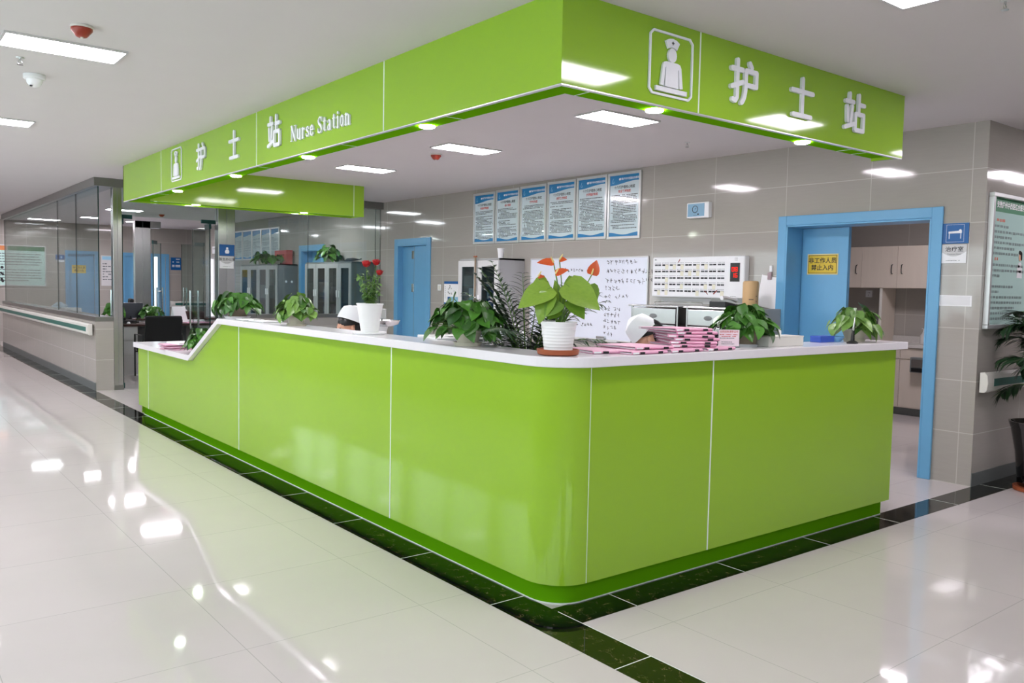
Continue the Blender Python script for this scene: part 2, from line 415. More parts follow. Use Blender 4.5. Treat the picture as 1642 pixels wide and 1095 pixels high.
# corridor side of the office: dwarf wall of tiles, ledge, steel header
DW0, DW1 = 8.75, 17.0
struct(MB().box(CX, DW0, 0, 0.257, DW1, 0.87).build('wall_office', WALLX))
struct(MB().box(CX-0.004, DW0-0.004, 0.87, 0.262, DW1, 0.925).build('trim_4', STEELG))
struct(MB().box(CX-0.006, DW0+0.004, 0, CX-0.0005, DW1, 0.1).build('baseboard_office', GREYCD))
struct(MB().box(CX, DW0, 2.545, 0.30, DW1, ZC).build('trim_5', STEELG))
struct(MB().box(0.30, DW0+0.002, 2.545, B, DW0+0.13, ZC-0.001).build('trim_6', STEELG))
# dwarf wall under the glass front, right of the office door
struct(MB().box(1.81, 8.76, 0, B, 8.92, 0.90).build('wall_glassfront', WALLY))
struct(MB().box(1.81, 8.75, 0.90, B, 8.93, 0.95).build('trim_7', STEELG))
struct(MB().box(1.95, 14.5, 2.40, 2.42, 14.62, 2.53).build('trim_8', STEELG))

# ---- doors of the setting
def door_set(n, ya, yb, h, fwid, leafs, x=B, handle=None):
    o = thing('door_%d' % n, None, None, (x, 0, 0)); o['kind'] = 'structure'
    f = MB()
    for y0, y1 in ((ya-fwid, ya), (yb, yb+fwid)): f.box(-0.02, y0, 0, 0.0, y1, h+fwid)
    f.box(-0.02, ya, h, 0.0, yb, h+fwid)
    f.box(-0.02, ya-0.001, 0, 0.25, ya+0.016, h); f.box(-0.02, yb-0.016, 0, 0.25, yb+0.001, h); f.box(-0.02, ya, h-0.016, 0.25, yb, h)
    f.build('door_frame', BLUE, o, bevel=0.004)
    for a, b, x0 in leafs:
        lf = MB().box(x0, a, 0.012, x0+0.042, b, h-0.02).build('door_leaf', BLUE, o, bevel=0.003)
    return o
door_set(1, 0.43, 1.68, 1.975, 0.08, [(1.222, 1.660, 0.205)])
d2 = door_set(2, 7.486, 8.297, 1.985, 0.09, [(7.505, 7.895, 0.03), (7.925, 8.28, 0.07)])
MB().box(0.045, 7.897, 0.02, 0.06, 7.925, 1.96).build('door_gap_strip', GREYCD, d2)
for z in (1.30, 1.78):
    hg = MB().box(0.016, 7.885, z, 0.032, 7.945, z+0.12); hg.build('hinge', CHROME, d2, bevel=0.003)
door_set(3, 10.88, 11.72, 1.985, 0.09, [(10.9, 11.70, 0.19)])
def far_door(n, a, b):
    o = thing('door_%d' % n, None, None, (0, FAR, 0)); o['kind'] = 'structure'
    f = MB(); w = 0.075
    for x0, x1 in ((a-w, a), (b, b+w)): f.box(x0, -0.02, 0, x1, 0.0, 1.96+w)
    f.box(a, -0.02, 1.96, b, 0, 1.96+w); f.build('door_frame', BLUE, o)
    return o
d4 = far_door(4, 1.53, 2.06); MB().box(1.53, 0.05, 0, 2.06, 0.09, 1.96).build('door_leaf', BLUE, d4)
d5 = far_door(5, 2.70, 3.63); MB().box(2.70, 0.05, 0, 2.93, 0.09, 1.96).build('door_leaf', BLUE, d5)
MB().box(2.93, 0.04, 0, 3.38, 0.08, 1.96).build('door_leaf', BLUE, d5)
MB().box(3.46, 0.05, 0, 3.63, 0.09, 1.96).build('door_leaf', BLUE, d5)

# ================================================================ CEILING FITTINGS
def ceiling_light():
    o = thing('ceiling_light', '', 'ceiling light', (0, 0, ZC), 0, 'recessed ceiling light panels')
    L2, W2 = 0.285, 0.14
    f = MB()
    for x0, x1, y0, y1 in ((-L2-0.012, L2+0.012, -W2-0.012, -W2), (-L2-0.012, L2+0.012, W2, W2+0.012), (-L2-0.012, -L2, -W2, W2), (L2, L2+0.012, -W2, W2)):
        f.box(x0, y0, -0.012, x1, y1, -0.0005)
    f.build('frame', ALU, o)
    MB().box(-L2, -W2, -0.009, L2, W2, -0.0005).build('diffuser', LIGHTM, o)
    return o
LIGHTS = [(-1.375, 2.57, 'bright ceiling light over the left corridor, nearest the camera, beside the red detector'),
 (-1.42, 5.28, 'bright ceiling light over the left corridor, cut by the left edge of the photo'),
 (-1.42, 8.0, 'ceiling light over the far left corridor, third one along'),
 (-1.42, 10.7, 'ceiling light over the far left corridor, fourth one along'),
 (-1.42, 13.4, 'ceiling light over the far left corridor, fifth one along'),
 (-1.42, 16.1, 'ceiling light over the far left corridor, last one along'),
 (2.135, 1.83, 'ceiling light inside the nurse station nearest the canopy corner'),
 (2.12, 3.74, 'ceiling light inside the nurse station, middle of three, next to the red detector'),
 (2.09, 5.60, 'ceiling light inside the nurse station, farthest of three, by the short green return'),
 (1.04, -0.85, 'ceiling light at the top right edge of the photo in front of the canopy'),
 (3.10, -0.85, 'ceiling light over the cross corridor in front of the canopy end'),
 (5.15, -0.85, 'ceiling light over the cross corridor in front of the right wall poster'),
 (6.95, -1.0, 'ceiling light over the cross corridor that mirrors in the right wall tiles'),
 (7.65, -1.0, 'ceiling light at the far end of the cross corridor'),
 (-1.3, -0.85, 'ceiling light over the corridor crossing beside the camera'),
 (-1.3, -3.6, 'ceiling light over the corridor crossing behind the camera'),
 (2.4, -3.6, 'ceiling light over the cross corridor behind the camera'),
 (1.55, 11.42, 'ceiling light in the doctors office above the desks'),
 (3.0, 10.0, 'ceiling light in the doctors office near the grey cabinets'),
 (1.55, 13.6, 'ceiling light at the back of the doctors office'),
 (2.6, 16.6, 'ceiling light in the passage beyond the doctors office'),
 (0.9, 17.6, 'added ceiling light in the passage, brightening the wall of the far notice board'),  # unseen panel added to brighten the dim far wall
 (6.0, 1.6, 'ceiling light inside the treatment room')]
cl0 = ceiling_light()
for i, (x, y, lb) in enumerate(LIGHTS):
    o = cl0 if i == 0 else dup(cl0)
    o.location = (x, y, ZC); o['label'] = lb
    if y < 0 or x < -1 or y > 8:
        for c in o.children:
            if c.name.startswith('diffuser'): c.data = c.data.copy(); c.data.materials[0] = LIGHTD if y < 0 else LIGHTB
def detector(x, y, lb):
    o = thing('smoke_detector', lb, 'smoke detector', (x, y, ZC), 0, 'red smoke detectors')
    MB().lathe([(0.052, -0.0005), (0.055, -0.012)], 20).build('base', OFFW, o, True)
    MB().lathe([(0.05, -0.012), (0.05, -0.022), (0.028, -0.05), (0.022, -0.054)], 20).build('sensor_dome', REDB, o, True)
    MB().lathe([(0.007, -0.054), (0.005, -0.06)], 8).build('indicator', OFFW, o, True)
detector(-1.378, 2.083, 'red-brown smoke detector on the corridor ceiling above the nearest left light')
detector(2.096, 4.212, 'small red smoke detector on the ceiling inside the nurse station')
detector(2.30, 14.0, 'dark red smoke detector on the ceiling beyond the green canopy, far left')
def sprinkler(x, y, lb):
    o = thing('sprinkler', lb, 'sprinkler', (x, y, ZC), 0, 'ceiling sprinklers')
    MB().lathe([(0.022, -0.0005), (0.02, -0.005)], 14).build('escutcheon', ALU, o, True)
    m = MB().lathe([(0.006, -0.005), (0.006, -0.018)], 8); m.tube([(0.006, 0, -0.018), (0.013, 0, -0.028), (0.004, 0, -0.04)], 0.002, 6); m.tube([(-0.006, 0, -0.018), (-0.013, 0, -0.028), (-0.004, 0, -0.04)], 0.002, 6)
    m.build('nozzle', CHROME, o, True)
    MB().lathe([(0.016, -0.04), (0.016, -0.042)], 12).build('deflector', CHROME, o)
sprinkler(-1.524, 2.979, 'tiny sprinkler head on the corridor ceiling between the two left lights')
sprinkler(3.274, 2.136, 'tiny sprinkler head on the ceiling inside the station, right of centre')
sprinkler(1.567, -1.028, 'tiny sprinkler head at the top right edge of the photo')
sprinkler(1.45, 10.6, 'tiny sprinkler head on the office ceiling behind the steel column')
o = thing('dome_camera', 'white dome camera on the left corridor ceiling', 'security camera', (-1.391, 3.39, ZC))
MB().lathe([(0.062, -0.0005), (0.062, -0.025), (0.055, -0.03)], 24).build('base', WHITE, o, True)
MB().ball((0, 0, -0.03), 0.047, 20, 8, z0=-1, z1=0.0).build('dome', WHITE, o, True)
MB().lathe([(0.008, -0.002), (0.008, 0.006)], 10, (-0.022, -0.022, -0.075)).build('lens', BLACKP, o, True)

# ================================================================ THE GREEN CANOPY
cx0, cy0, cx1, cyE, cz0 = 0.072, 0.107, 2.957, 7.428, 2.258
can = thing('nurse_station_canopy', 'glossy green overhead canopy with white signage above the nurse station counter', 'canopy', (cx0, cy0, cz0))
H = ZC-cz0-0.0005; LX = cx1-cx0; LY = cyE-cy0; T = 0.195; ye = 7.099-cy0; lx3 = 2.872-cx0
MB().box(0, 0, 0, 0.02, LY, H).build('long_fascia', GREEN, can)
MB().box(0.0005, -0.0005, 0, LX, 0.02, H).build('short_fascia', GREEN, can)
MB().box(T, ye, -0.001, lx3, ye+0.02, H).build('return_fascia', GREEN, can)
mb = MB(); mb.box(T-0.02, T, 0.02, T, ye, H); mb.box(T, T-0.02, 0.02, LX, T, H); mb.box(0, LY-0.02, 0, lx3, LY, H); mb.box(LX-0.02, 0.02, 0, LX, T, H); mb.box(lx3-0.02, ye+0.02, 0, lx3, LY, H)
mb.build('inner_fascia', GREEN, can)
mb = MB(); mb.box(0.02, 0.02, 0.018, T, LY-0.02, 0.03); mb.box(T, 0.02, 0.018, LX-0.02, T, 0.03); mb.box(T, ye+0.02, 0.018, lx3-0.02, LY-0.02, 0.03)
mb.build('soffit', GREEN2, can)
mb = MB(); mb.box(0.001, 0.0, -0.006, 0.022, LY, -0.0005); mb.box(0.022, 0.0, -0.006, LX, 0.022, -0.0005)
mb.build('edge_trim', ALU, can)
for y in (1.62, 3.517, 5.967): MB().box(-0.0012, y-cy0-0.004, 0, 0.001, y-cy0+0.004, H).build('panel_seam', SEAM, can)
MB().box(0.964-cx0-0.004, -0.0018, 0, 0.964-cx0+0.004, 0.001, H).build('panel_seam', SEAM, can)
MB().box(2.73-cx0-0.003, ye-0.0012, 0, 2.73-cx0+0.003, ye+0.001, H).build('panel_seam', SEAM, can)
for y in (1.0, 2.2, 3.6, 6.3): MB().box(0.022, y, 0.0165, T, y+0.005, 0.0185).build('soffit_joint', SEAM, can)
for x in (0.25, 2.45, 2.62): MB().box(x, 0.022, 0.0165, x+0.005, T, 0.0185).build('soffit_joint', SEAM, can)
for x, y in ((0.222, 1.398), (0.222, 2.947), (0.222, 4.358), (0.222, 5.955), (0.816, 0.257), (2.087, 0.257), (0.816, 7.27), (2.134, 7.27)):
    dl = MB().lathe([(0.045, 0.017), (0.043, 0.009), (0.03, 0.005), (0.002, 0.004)], 20, (x-cx0, y-cy0, 0)).build('downlight', SPOTM, can, True)

# --- lettering, drawn stroke by stroke in a unit square
def q(p, c, e, n=8): return [((1-t)**2*p[0]+2*t*(1-t)*c[0]+t*t*e[0], (1-t)**2*p[1]+2*t*(1-t)*c[1]+t*t*e[1]) for t in [i/n for i in range(n+1)]]
HU = [([(.03, .77), (.42, .77)]), ([(.23, .97), (.23, .14), (.17, .06), (.08, .08)]), ([(.03, .36), (.42, .5)]), [(.68, .96), (.75, .87)],
      [(.54, .78), (.94, .78), (.94, .46), (.54, .46)], [(.54, .78), (.54, .42)]+q((.54, .42), (.53, .15), (.40, .04))]
SHI = [[(.05, .66), (.95, .66)], [(.5, .97), (.5, .08)], [(.12, .08), (.88, .08)]]
ZHAN = [[(.23, .96), (.23, .80)], [(.05, .76), (.42, .76)], [(.12, .62), (.15, .26)], [(.36, .64), (.29, .22)], [(.03, .08), (.45, .2)],
        [(.68, .97), (.68, .5)], [(.68, .73), (.95, .73)], [(.53, .48), (.93, .48), (.93, .06), (.53, .06), (.53, .48)]]
LETTER = mat('white_sign_letter', '#e9ebf0', 0.35)
M_L = lambda y, z: Matrix.Translation((0, y-cy0, z-cz0)) @ FACE['-x'].to_4x4()
M_S = lambda x, z: Matrix.Translation((x-cx0, 0, z-cz0)) @ FACE['-y'].to_4x4()
def char(M, strokes, size, w=0.115):
    mb = MB(M)
    for s in strokes: mb.stroke([((x-.5)*size, (y-.5)*size) for x, y in s], w*size, 0.003, 0.018)
    return mb.build('sign_character', LETTER, can)
for y, st in ((4.74, HU), (3.95, SHI), (3.157, ZHAN)): char(M_L(y, 2.457), st, 0.222)
for x, st in ((1.302, HU), (1.818, SHI), (2.358, ZHAN)): char(M_S(x, 2.456), st, 0.222)
def pictogram(M, w, h):
    mb = MB(M)
    r = 0.02; a, b = w/2, h/2
    fr = [(-a+r, -b), (a-r, -b), (a, -b+r), (a, b-r), (a-r, b), (-a+r, b), (-a, b-r), (-a, -b+r), (-a+r, -b)]
    mb.stroke(fr, 0.010, 0.002, 0.010, 4)
    u = h
    mb.prism([(-.17*u, .375*u), (-.09*u, .415*u), (0, .43*u), (.09*u, .415*u), (.17*u, .375*u), (.105*u, .255*u), (.05*u, .28*u), (0, .288*u), (-.05*u, .28*u), (-.105*u, .255*u)], 0.003, 0.014)
    mb.prism([(.105*u*math.cos(t*PI/12), .16*u+.115*u*math.sin(t*PI/12)) for t in range(24)], 0.003, 0.0138)
    mb.prism([(-.165*u, -.36*u), (-.145*u, .045*u), (.145*u, .045*u), (.165*u, -.36*u)], 0.003, 0.014)
    for s in (-1, 1): mb.prism([(s*.195*u, -.355*u), (s*.275*u, -.345*u), (s*.225*u, -.02*u), (s*.195*u, .03*u), (s*.14*u, .045*u), (s*.15*u, -.05*u), (s*.17*u, -.06*u)], 0.003, 0.0136)
    mb.prism([(-.38*u, -.45*u), (.38*u, -.45*u), (.38*u, -.375*u), (-.38*u, -.375*u)], 0.003, 0.0142)
    o = mb.build('nurse_pictogram', LETTER, can)
    cr = MB(M); cr.rect(-.012*u, .325*u, .012*u, .385*u, 0.0145); cr.rect(-.032*u, .347*u, .032*u, .365*u, 0.0146)
    cr.build('cap_cross', INK, o)
pictogram(M_L(5.458, 2.461), 0.30, 0.29); pictogram(M_S(0.752, 2.447), 0.295, 0.285)
# "Nurse Station" in a fat-faced serif
SER = {'N': [([(0, 0), (0, 1)], .05), ([(.5, 0), (.5, 1)], .05), ([(.03, .97), (.47, .03)], .16), ([(-.08, 1), (.1, 1)], .04), ([(-.08, 0), (.08, 0)], .04), ([(.4, 1), (.58, 1)], .04)],
 'u': [([(.06, .65), (.06, .1), (.14, .02), (.24, .04), (.32, .14)], .07), ([(.06, .65), (.06, .12)], .13), ([(.36, .65), (.36, 0)], .13), ([(-.02, .65), (.08, .65)], .04), ([(.28, .65), (.38, .65)], .04), ([(.34, .0), (.46, .0)], .04)],
 'r': [([(.08, .65), (.08, 0)], .13), ([(.1, .45), (.2, .6), (.3, .62)], .06), ([(.3, .57), (.31, .57)], .12), ([(-.02, 0), (.2, 0)], .04), ([(-.02, .65), (.1, .65)], .04)],
 's': [([(.32, .5), (.28, .62), (.16, .64), (.07, .55)], .07), ([(.07, .55), (.1, .42), (.28, .3), (.33, .18)], .12), ([(.33, .18), (.28, .04), (.15, .01), (.05, .08), (.03, .2)], .07)],
 'e': [([(.05, .36), (.36, .36)], .05), ([(.36, .36), (.32, .56), (.2, .64)], .08), ([(.2, .64), (.08, .54), (.05, .33), (.09, .1), (.2, .01)], .11), ([(.2, .01), (.32, .06), (.37, .17)], .05)],
 'S': [([(.42, .75), (.36, .95), (.22, 1), (.1, .9), (.07, .76)], .07), ([(.07, .78), (.14, .6), (.36, .42), (.43, .24)], .14), ([(.43, .24), (.38, .06), (.22, 0), (.1, .06), (.04, .28)], .07), ([(.43, .72), (.43, .98)], .04), ([(.03, .02), (.03, .28)], .04)],
 't': [([(.14, .88), (.14, .1), (.2, .02), (.32, .08)], .06), ([(.14, .8), (.14, .12)], .13), ([(0, .65), (.3, .65)], .05)],
 'a': [([(.06, .5), (.12, .62), (.24, .64)], .06), ([(.3, .55), (.3, .06)], .13), ([(.3, .4), (.12, .3), (.05, .15), (.12, .02), (.22, .04), (.28, .12)], .08), ([(.3, .03), (.4, .02)], .05)],
 'i': [([(.1, .65), (.1, 0)], .13), ([(.1, .9), (.11, .9)], .15), ([(0, 0), (.2, 0)], .04), ([(0, .65), (.1, .65)], .04)],
 'o': [([(.06, .33), (.1, .1), (.2, .01), (.3, .1), (.35, .33), (.3, .56), (.2, .65), (.1, .56), (.06, .33)], .09)],
 'n': [([(.08, .65), (.08, 0)], .13), ([(.1, .5), (.2, .63), (.3, .6), (.36, .5)], .06), ([(.37, .5), (.37, 0)], .13), ([(-.02, 0), (.18, 0)], .04), ([(.28, 0), (.47, 0)], .04), ([(-.02, .65), (.1, .65)], .04)]}
x = 0; words = []
for ch in 'Nurse Station':
    if ch == ' ': x += .38; continue
    words.append((ch, x)); x += {'N': .76, 'S': .62, 'u': .6, 'r': .5, 's': .5, 'e': .53, 't': .48, 'a': .56, 'i': .36, 'o': .53, 'n': .62}[ch]
k = 0.87/x; hh = 0.098
for ch, ox in words:
    mb = MB(M_L(2.86, 2.352))
    for pts, w in SER[ch]: mb.stroke([((ox+a)*k, b*hh) for a, b in pts], w*k*1.0, 0.002, 0.014, 4)
    mb.build('sign_letter', LETTER, can)

# ================================================================ THE COUNTER
HT = 1.10; TH = 0.0444; ZT = HT-TH; ZK = 0.1037; WX = 2.7957; LYC = 6.57; RB = 0.19
ctr = thing('reception_counter', 'L-shaped glossy green nurse station counter with white stone worktop', 'counter', (0, 0, 0))
def arc(cx, cy, r, a0, a1, n=14): return [(cx+r*math.cos(a0+(a1-a0)*i/n), cy+r*math.sin(a0+(a1-a0)*i/n)) for i in range(n+1)]
def front_shell(off, r, z0, ztop, zlow, th, name, m, ya=4.80, yb=4.06, yend=LYC, xend=WX):
    """skin that follows the L of the counter: long face on x=off, rounded corner, short face on y=off; top edge steps down past yb"""
    path = [(off, yend), (off, ya), (off, yb)] + arc(off+r, off+r, r, PI, 1.5*PI) + [(xend, off)]
    inner = [(off+th, yend), (off+th, ya), (off+th, yb)] + arc(off+r, off+r, max(r-th, 0.005), PI, 1.5*PI) + [(xend, off+th)]
    tops = [zlow, zlow] + [ztop]*(len(path)-2)
    n = len(path); vs = []; fs = []
    for (x, y), (u, v), t in zip(path, inner, tops): vs += [(x, y, z0), (x, y, t), (u, v, t), (u, v, z0)]
    for i in range(n-1):
        a, b = 4*i, 4*(i+1)
        for j in range(4): fs.append((a+j, a+(j+1) % 4, b+(j+1) % 4, b+j))
    fs += [(3, 2, 1, 0), tuple(4*(n-1)+j for j in range(4))]
    return MB().add(vs, fs).build(name, m, ctr, True)
front_shell(0.0, RB, ZK, ZT, 0.703, 0.03, 'front_panel', GREEN)
front_shell(0.05, RB-0.03, 0.0, ZK+0.004, ZK+0.003, 0.02, 'kick_plate', GREEN2, yend=LYC-0.006, xend=WX-0.008)
front_shell(0.046, RB-0.026, 0.0, 0.006, 0.006, 0.003, 'floor_sealant', SEAM, yend=LYC-0.006, xend=WX-0.008)
# end panels, back panels and the inner desk
mb = MB(); mb.box(0.03, LYC-0.03, 0.02, 0.72, LYC, 0.70); mb.box(WX-0.03, 0.052, 0.001, WX, 0.66, 0.70); mb.box(WX-0.03, 0.03, 0.104, WX, 0.20, ZT-0.001)
mb.build('end_panel', GREEN, ctr)
mb = MB(); mb.box(0.14, 0.22, 0.0, 0.16, 4.1, ZT-0.002); mb.box(0.16, 0.16, 0.0, WX-0.03, 0.18, ZT-0.002); mb.build('back_panel', LGREY, ctr)
mb = MB(); mb.box(0.165, 0.72, 0.70, 0.72, 4.7, 0.735); mb.box(0.165, 0.185, 0.70, WX-0.035, 0.72, 0.735); mb.build('inner_desk', STONE, ctr, bevel=0.004)
# worktop: high ledge round the corner, slope, low ledge
O = 0.04; XB = 0.20; YB = 0.25; RS = RB+O
def ledge(poly, z0, z1): return MB().prism(poly, z0, z1)
outer = [(-O, 4.06)] + arc(-O+RS, -O+RS, RS, PI, 1.5*PI) + [(2.865, -O), (2.865, YB), (XB, YB), (XB, 4.06)]
ledge(outer, ZT, HT).build('worktop', STONE, ctr, bevel=0.004)
m_ = MB(); # sloping piece and low ledge as one bent slab
pr = [(4.03, HT), (4.06, HT), (4.795, 0.745+0.0), (LYC+0.035, 0.745)]
y0, y1 = 4.06, 4.80
vs = []; fs = []
top = [(4.058, HT), (4.79, 0.752), (LYC+0.04, 0.752)]; bot = [(4.058, ZT), (4.815, 0.703), (LYC+0.04, 0.703)]
for (ya, za), (yb2, zb) in zip(top, bot):
    for x in (-O, 0.24): vs.append((x, ya, za))
    for x in (-O, 0.24): vs.append((x, yb2, zb))
for i in range(2):
    a, b = 4*i, 4*i+4
    fs += [(a, a+1, b+1, b), (a+2, b+2, b+3, a+3), (a, b, b+2, a+2), (a+1, a+3, b+3, b+1)]
fs += [(0, 2, 3, 1), (8, 9, 11, 10)]
MB().add(vs, fs).build('sloping_ledge', STONE, ctr)
MB().box(0.24, 4.80, 0.704, 0.72, LYC+0.04, 0.751).build('low_desk', STONE, ctr)
for y, zt in ((1.3796, ZT), (3.6896, ZT), (6.2, 0.703)): MB().box(-0.0015, y-0.004, ZK+0.001, 0.002, y+0.004, zt-0.001).build('panel_seam', SEAM, ctr)
for x in (0.19, 1.0144): MB().box(x-(0.004 if x > .5 else 0.001), -0.0015, ZK+0.001, x+(0.004 if x > .5 else 0.001), 0.002, ZT-0.001).build('panel_seam', SEAM, ctr)
for x, y, z in ((0.115, -0.0, 0.30), (0.16, -0.0, 0.33)): pass

# ================================================================ PLANTS
def leaf(mb, base, d, nrm, L, Wd, droop=0.25, fold=0.18, heart=True):
    d = Vector(d).normalized(); nrm = Vector(nrm); side = d.cross(nrm).normalized(); nrm = side.cross(d).normalized(); base = Vector(base)
    T = [0, .1, .25, .42, .6, .78, .92, 1] if heart else [0, .2, .45, .7, 1]
    Wt = [.3, .78, 1, .95, .76, .46, .18, 0] if heart else [.1, .75, 1, .7, 0]
    vs = []; fs = []
    for t, w in zip(T, Wt):
        p = base + d*L*t - nrm*droop*L*t*t
        if w == 0: vs.append(tuple(p)); continue
        b = -0.09*L*math.sin(PI*min(1, t*3)) if heart and t < .3 else 0
        e = side*(w*Wd/2); lift = nrm*fold*w*Wd/2 + d*b
        vs += [tuple(p-e+lift), tuple(p-e*.5+lift*.35), tuple(p), tuple(p+e*.5+lift*.35), tuple(p+e+lift)]
    n = len(T)-1
    for i in range(n-1):
        a = 5*i
        for j in range(4): fs.append((a+j, a+j+1, a+j+6, a+j+5))
    a = 5*(n-1)
    for j in range(4): fs.append((a+j, a+j+1, 5*n))
    mb.add(vs, fs)

def pothos(name, label, loc, rz, seed, pot, width, height, n, lsize, saucer=None, light=False, cat='potted plant', group='potted pothos plants', trail=0.35, bias=(0, 0)):
    """pot = (top radius, bottom radius, height, material)"""
    o = thing(name, label, cat, loc, rz, group)
    r1, r0, ph, pm = pot; rnd = random.Random(seed); z0 = 0.0
    if saucer:
        MB().lathe([(saucer[0]*.88, 0), (saucer[0], saucer[1]), (saucer[0]-.006, saucer[1]), (saucer[0]*.86, .006), (0.001, .006)], 28).build('saucer', saucer[2], o, True); z0 = 0.0065
    MB().lathe([(r0*.96, z0), (r0, z0+.004), (r1, z0+ph-.012), (r1+.005, z0+ph-.01), (r1+.005, z0+ph), (r1-.006, z0+ph), (r1-.012, z0+ph-.03), (.002, z0+ph-.03)], 28).build('pot', pm, o, True)
    MB().lathe([(r1-.012, z0+ph-.03), (.004, z0+ph-.02)], 20, cap=False).build('soil', SOIL, o, True)
    fol = MB(); st = MB(); zb = z0+ph-.02
    for i in range(n):
        fr = (i+.5)/n
        az = i*2.39996 + rnd.uniform(-.3, .3); el = rnd.uniform(0.0, 1.0)
        # leaves fill a dome; a few hang over the rim
        rr = (width/2)*(0.25+0.75*math.sqrt(fr))*rnd.uniform(.75, 1.02)
        zz = height*(1-(rr/(width/2))**1.7*0.8)*rnd.uniform(.55, 1.0)
        if fr > .55 and rnd.random() < trail: zz = rnd.uniform(-.2, .25)*height*0.7
        zz = max(zz, .075-zb)
        p = Vector((bias[0]+rr*math.cos(az), bias[1]+rr*math.sin(az)*.85, zb+zz))
        b = Vector((.3*r1*math.cos(az), .3*r1*math.sin(az), zb)); m1 = (b+p)/2 + Vector((0, 0, .35*abs(zz)+.02))
        if zz < 0.02: m1.z = max(m1.z, z0+ph+.02)
        path = [((1-t)**2*b+2*t*(1-t)*m1+t*t*p) for t in (0, .25, .5, .75, 1)]
        st.tube(path, .0022, 5)
        out = Vector((math.cos(az), math.sin(az), 0)); s = lsize*rnd.uniform(.75, 1.2)
        dr = rnd.uniform(.25, 1.1) if zz > 0 else rnd.uniform(.7, 1.15)
        d = out*math.cos(dr) + Vector((-math.sin(az), math.cos(az), 0))*rnd.uniform(-.6, .6) - Vector((0, 0, 1))*math.sin(dr)
        nn = Vector((0, 0, 1))*math.cos(dr) + out*math.sin(dr) + Vector((rnd.uniform(-.3, .3), rnd.uniform(-.3, .3), 0))
        fol.tone = rnd.uniform(0.05, .95)
        q_ = p - d.normalized()*s*.35
        leaf(fol, q_, d, nn, s, s*.78, rnd.uniform(.1, .4), rnd.uniform(.05, .35))
    st.build('stems', STEMG, o, True); fol.build('foliage', POTHOSL if light else POTHOS, o, True)
    return o
RZ = -math.radians(38.2)
pothos('potted_pothos', 'bushy green pothos in a beige pot on the long worktop, left of the anthurium', (0.075, 0.765, HT), RZ, 3, (.068, .05, .072, POTB), .40, .21, 120, .078, (.072, .018, POTB), trail=.45)
pothos('potted_pothos', 'pale-leaved pothos on the long worktop between the rose pot and the slope', (0.085, 2.82, HT), RZ, 8, (.062, .05, .075, POTB), .30, .165, 84, .082, (.07, .014, POTB), True, trail=.5)
pothos('potted_pothos', 'dark green pothos in a brown pot on the worktop next to the sloping ledge', (0.11, 4.02, HT), RZ, 11, (.085, .07, .09, POTBR), .40, .15, 96, .088, (.105, .02, STONE), trail=.3)
pothos('potted_pothos', 'green pothos in a brown-grey pot on the short worktop behind the pink folders', (1.46, 0.155, HT), RZ, 21, (.072, .064, .078, POTBR), .36, .175, 96, .08, (.078, .014, WHITE), trail=.3)
pothos('potted_pothos', 'small light-leaved pothos in a beige pot at the right end of the worktop', (2.545, 0.14, HT), RZ, 34, (.072, .052, .075, POTB), .34, .18, 54, .09, (.066, .016, POTB), True, trail=.45, bias=(.0, 0))
pothos('potted_pothos', 'small leafy pothos tucked under the sloping ledge on the low desk', (0.11, 4.98, 0.752), RZ, 40, (.05, .04, .06, POTB), .27, .21, 60, .085, trail=.5)

# anthurium (leaf and flower layout in pixels of a plane through the pot, 373 px to the metre)
an = thing('potted_anthurium', 'tall anthurium with orange-red spathes in a white ribbed pot at the counter corner', 'potted plant', (0.115, 0.135, HT), RZ)
MB().lathe([(.078, 0), (.09, .005), (.094, .026), (.088, .026), (.083, .009), (.001, .009)], 36).build('saucer', TERRA, an, True)
prof = [(.058, .0095), (.061, .012)]
for i in range(9):
    z = .012+.122*(i+1)/9; r = .061+.0165*(i+1)/9
    prof += [(r-.0012, z-.0035), (r+.0008, z-.001), (r+.0004, z)]
prof += [(.0785, .136), (.081, .138), (.081, .146), (.075, .146), (.071, .12), (.002, .12)]
MB().lathe(prof, 40).build('pot', POTW, an, True)
MB().lathe([(.07, .12), (.004, .127)], 20, cap=False).build('soil', SOIL, an, True)
P3 = lambda u, v, d=0.0: Vector(((u-891)/373, d, (572-v)/373))
fol = MB(); st = MB(); rnd = random.Random(4)
for (bu, bv, tu, tv, wpx, d0, d1, tone) in [
    (877, 462, 823, 492, 46, -.03, -.09, .75), (873, 470, 856, 519, 33, -.05, -.10, .6), (872, 452, 842, 470, 30, .04, .05, .85),
    (899, 456, 955, 493, 50, -.04, -.10, .7), (914, 466, 908, 441, 26, .05, .07, .35), (932, 470, 930, 444, 28, .06, .08, .45), (938, 458, 953, 488, 30, .03, .02, .4),
    (893, 492, 884, 449, 20, -.02, -.01, .6), (889, 484, 866, 508, 28, -.06, -.10, .3), (907, 482, 931, 510, 30, -.05, -.09, .35),
    (884, 472, 872, 488, 24, .03, .05, .25), (899, 480, 880, 500, 22, .01, .04, .3), (889, 498, 872, 512, 20, -.04, -.08, .4)]:
    b, t = P3(bu, bv, d0), P3(tu, tv, d1); fol.tone = tone
    dv = t-b; L = dv.length
    leaf(fol, b, dv, Vector((rnd.uniform(-.25, .25), -.75, .66)), L, wpx/373*1.05, .12, .16)
    root = P3(893+rnd.uniform(-6, 8), 521, rnd.uniform(-.02, .02)); mid = (root+b)/2 + Vector((0.25*(root.x-b.x)*-1*.3, 0, .02))
    st.tube([root, (root*.55+mid*.45), mid, (mid+b)/2, b, b+dv*.12], [.0035, .0032, .003, .0026, .0022, .0015], 6)
fol.build('foliage', ANTH, an, True); st.build('stems', STEMG, an, True)
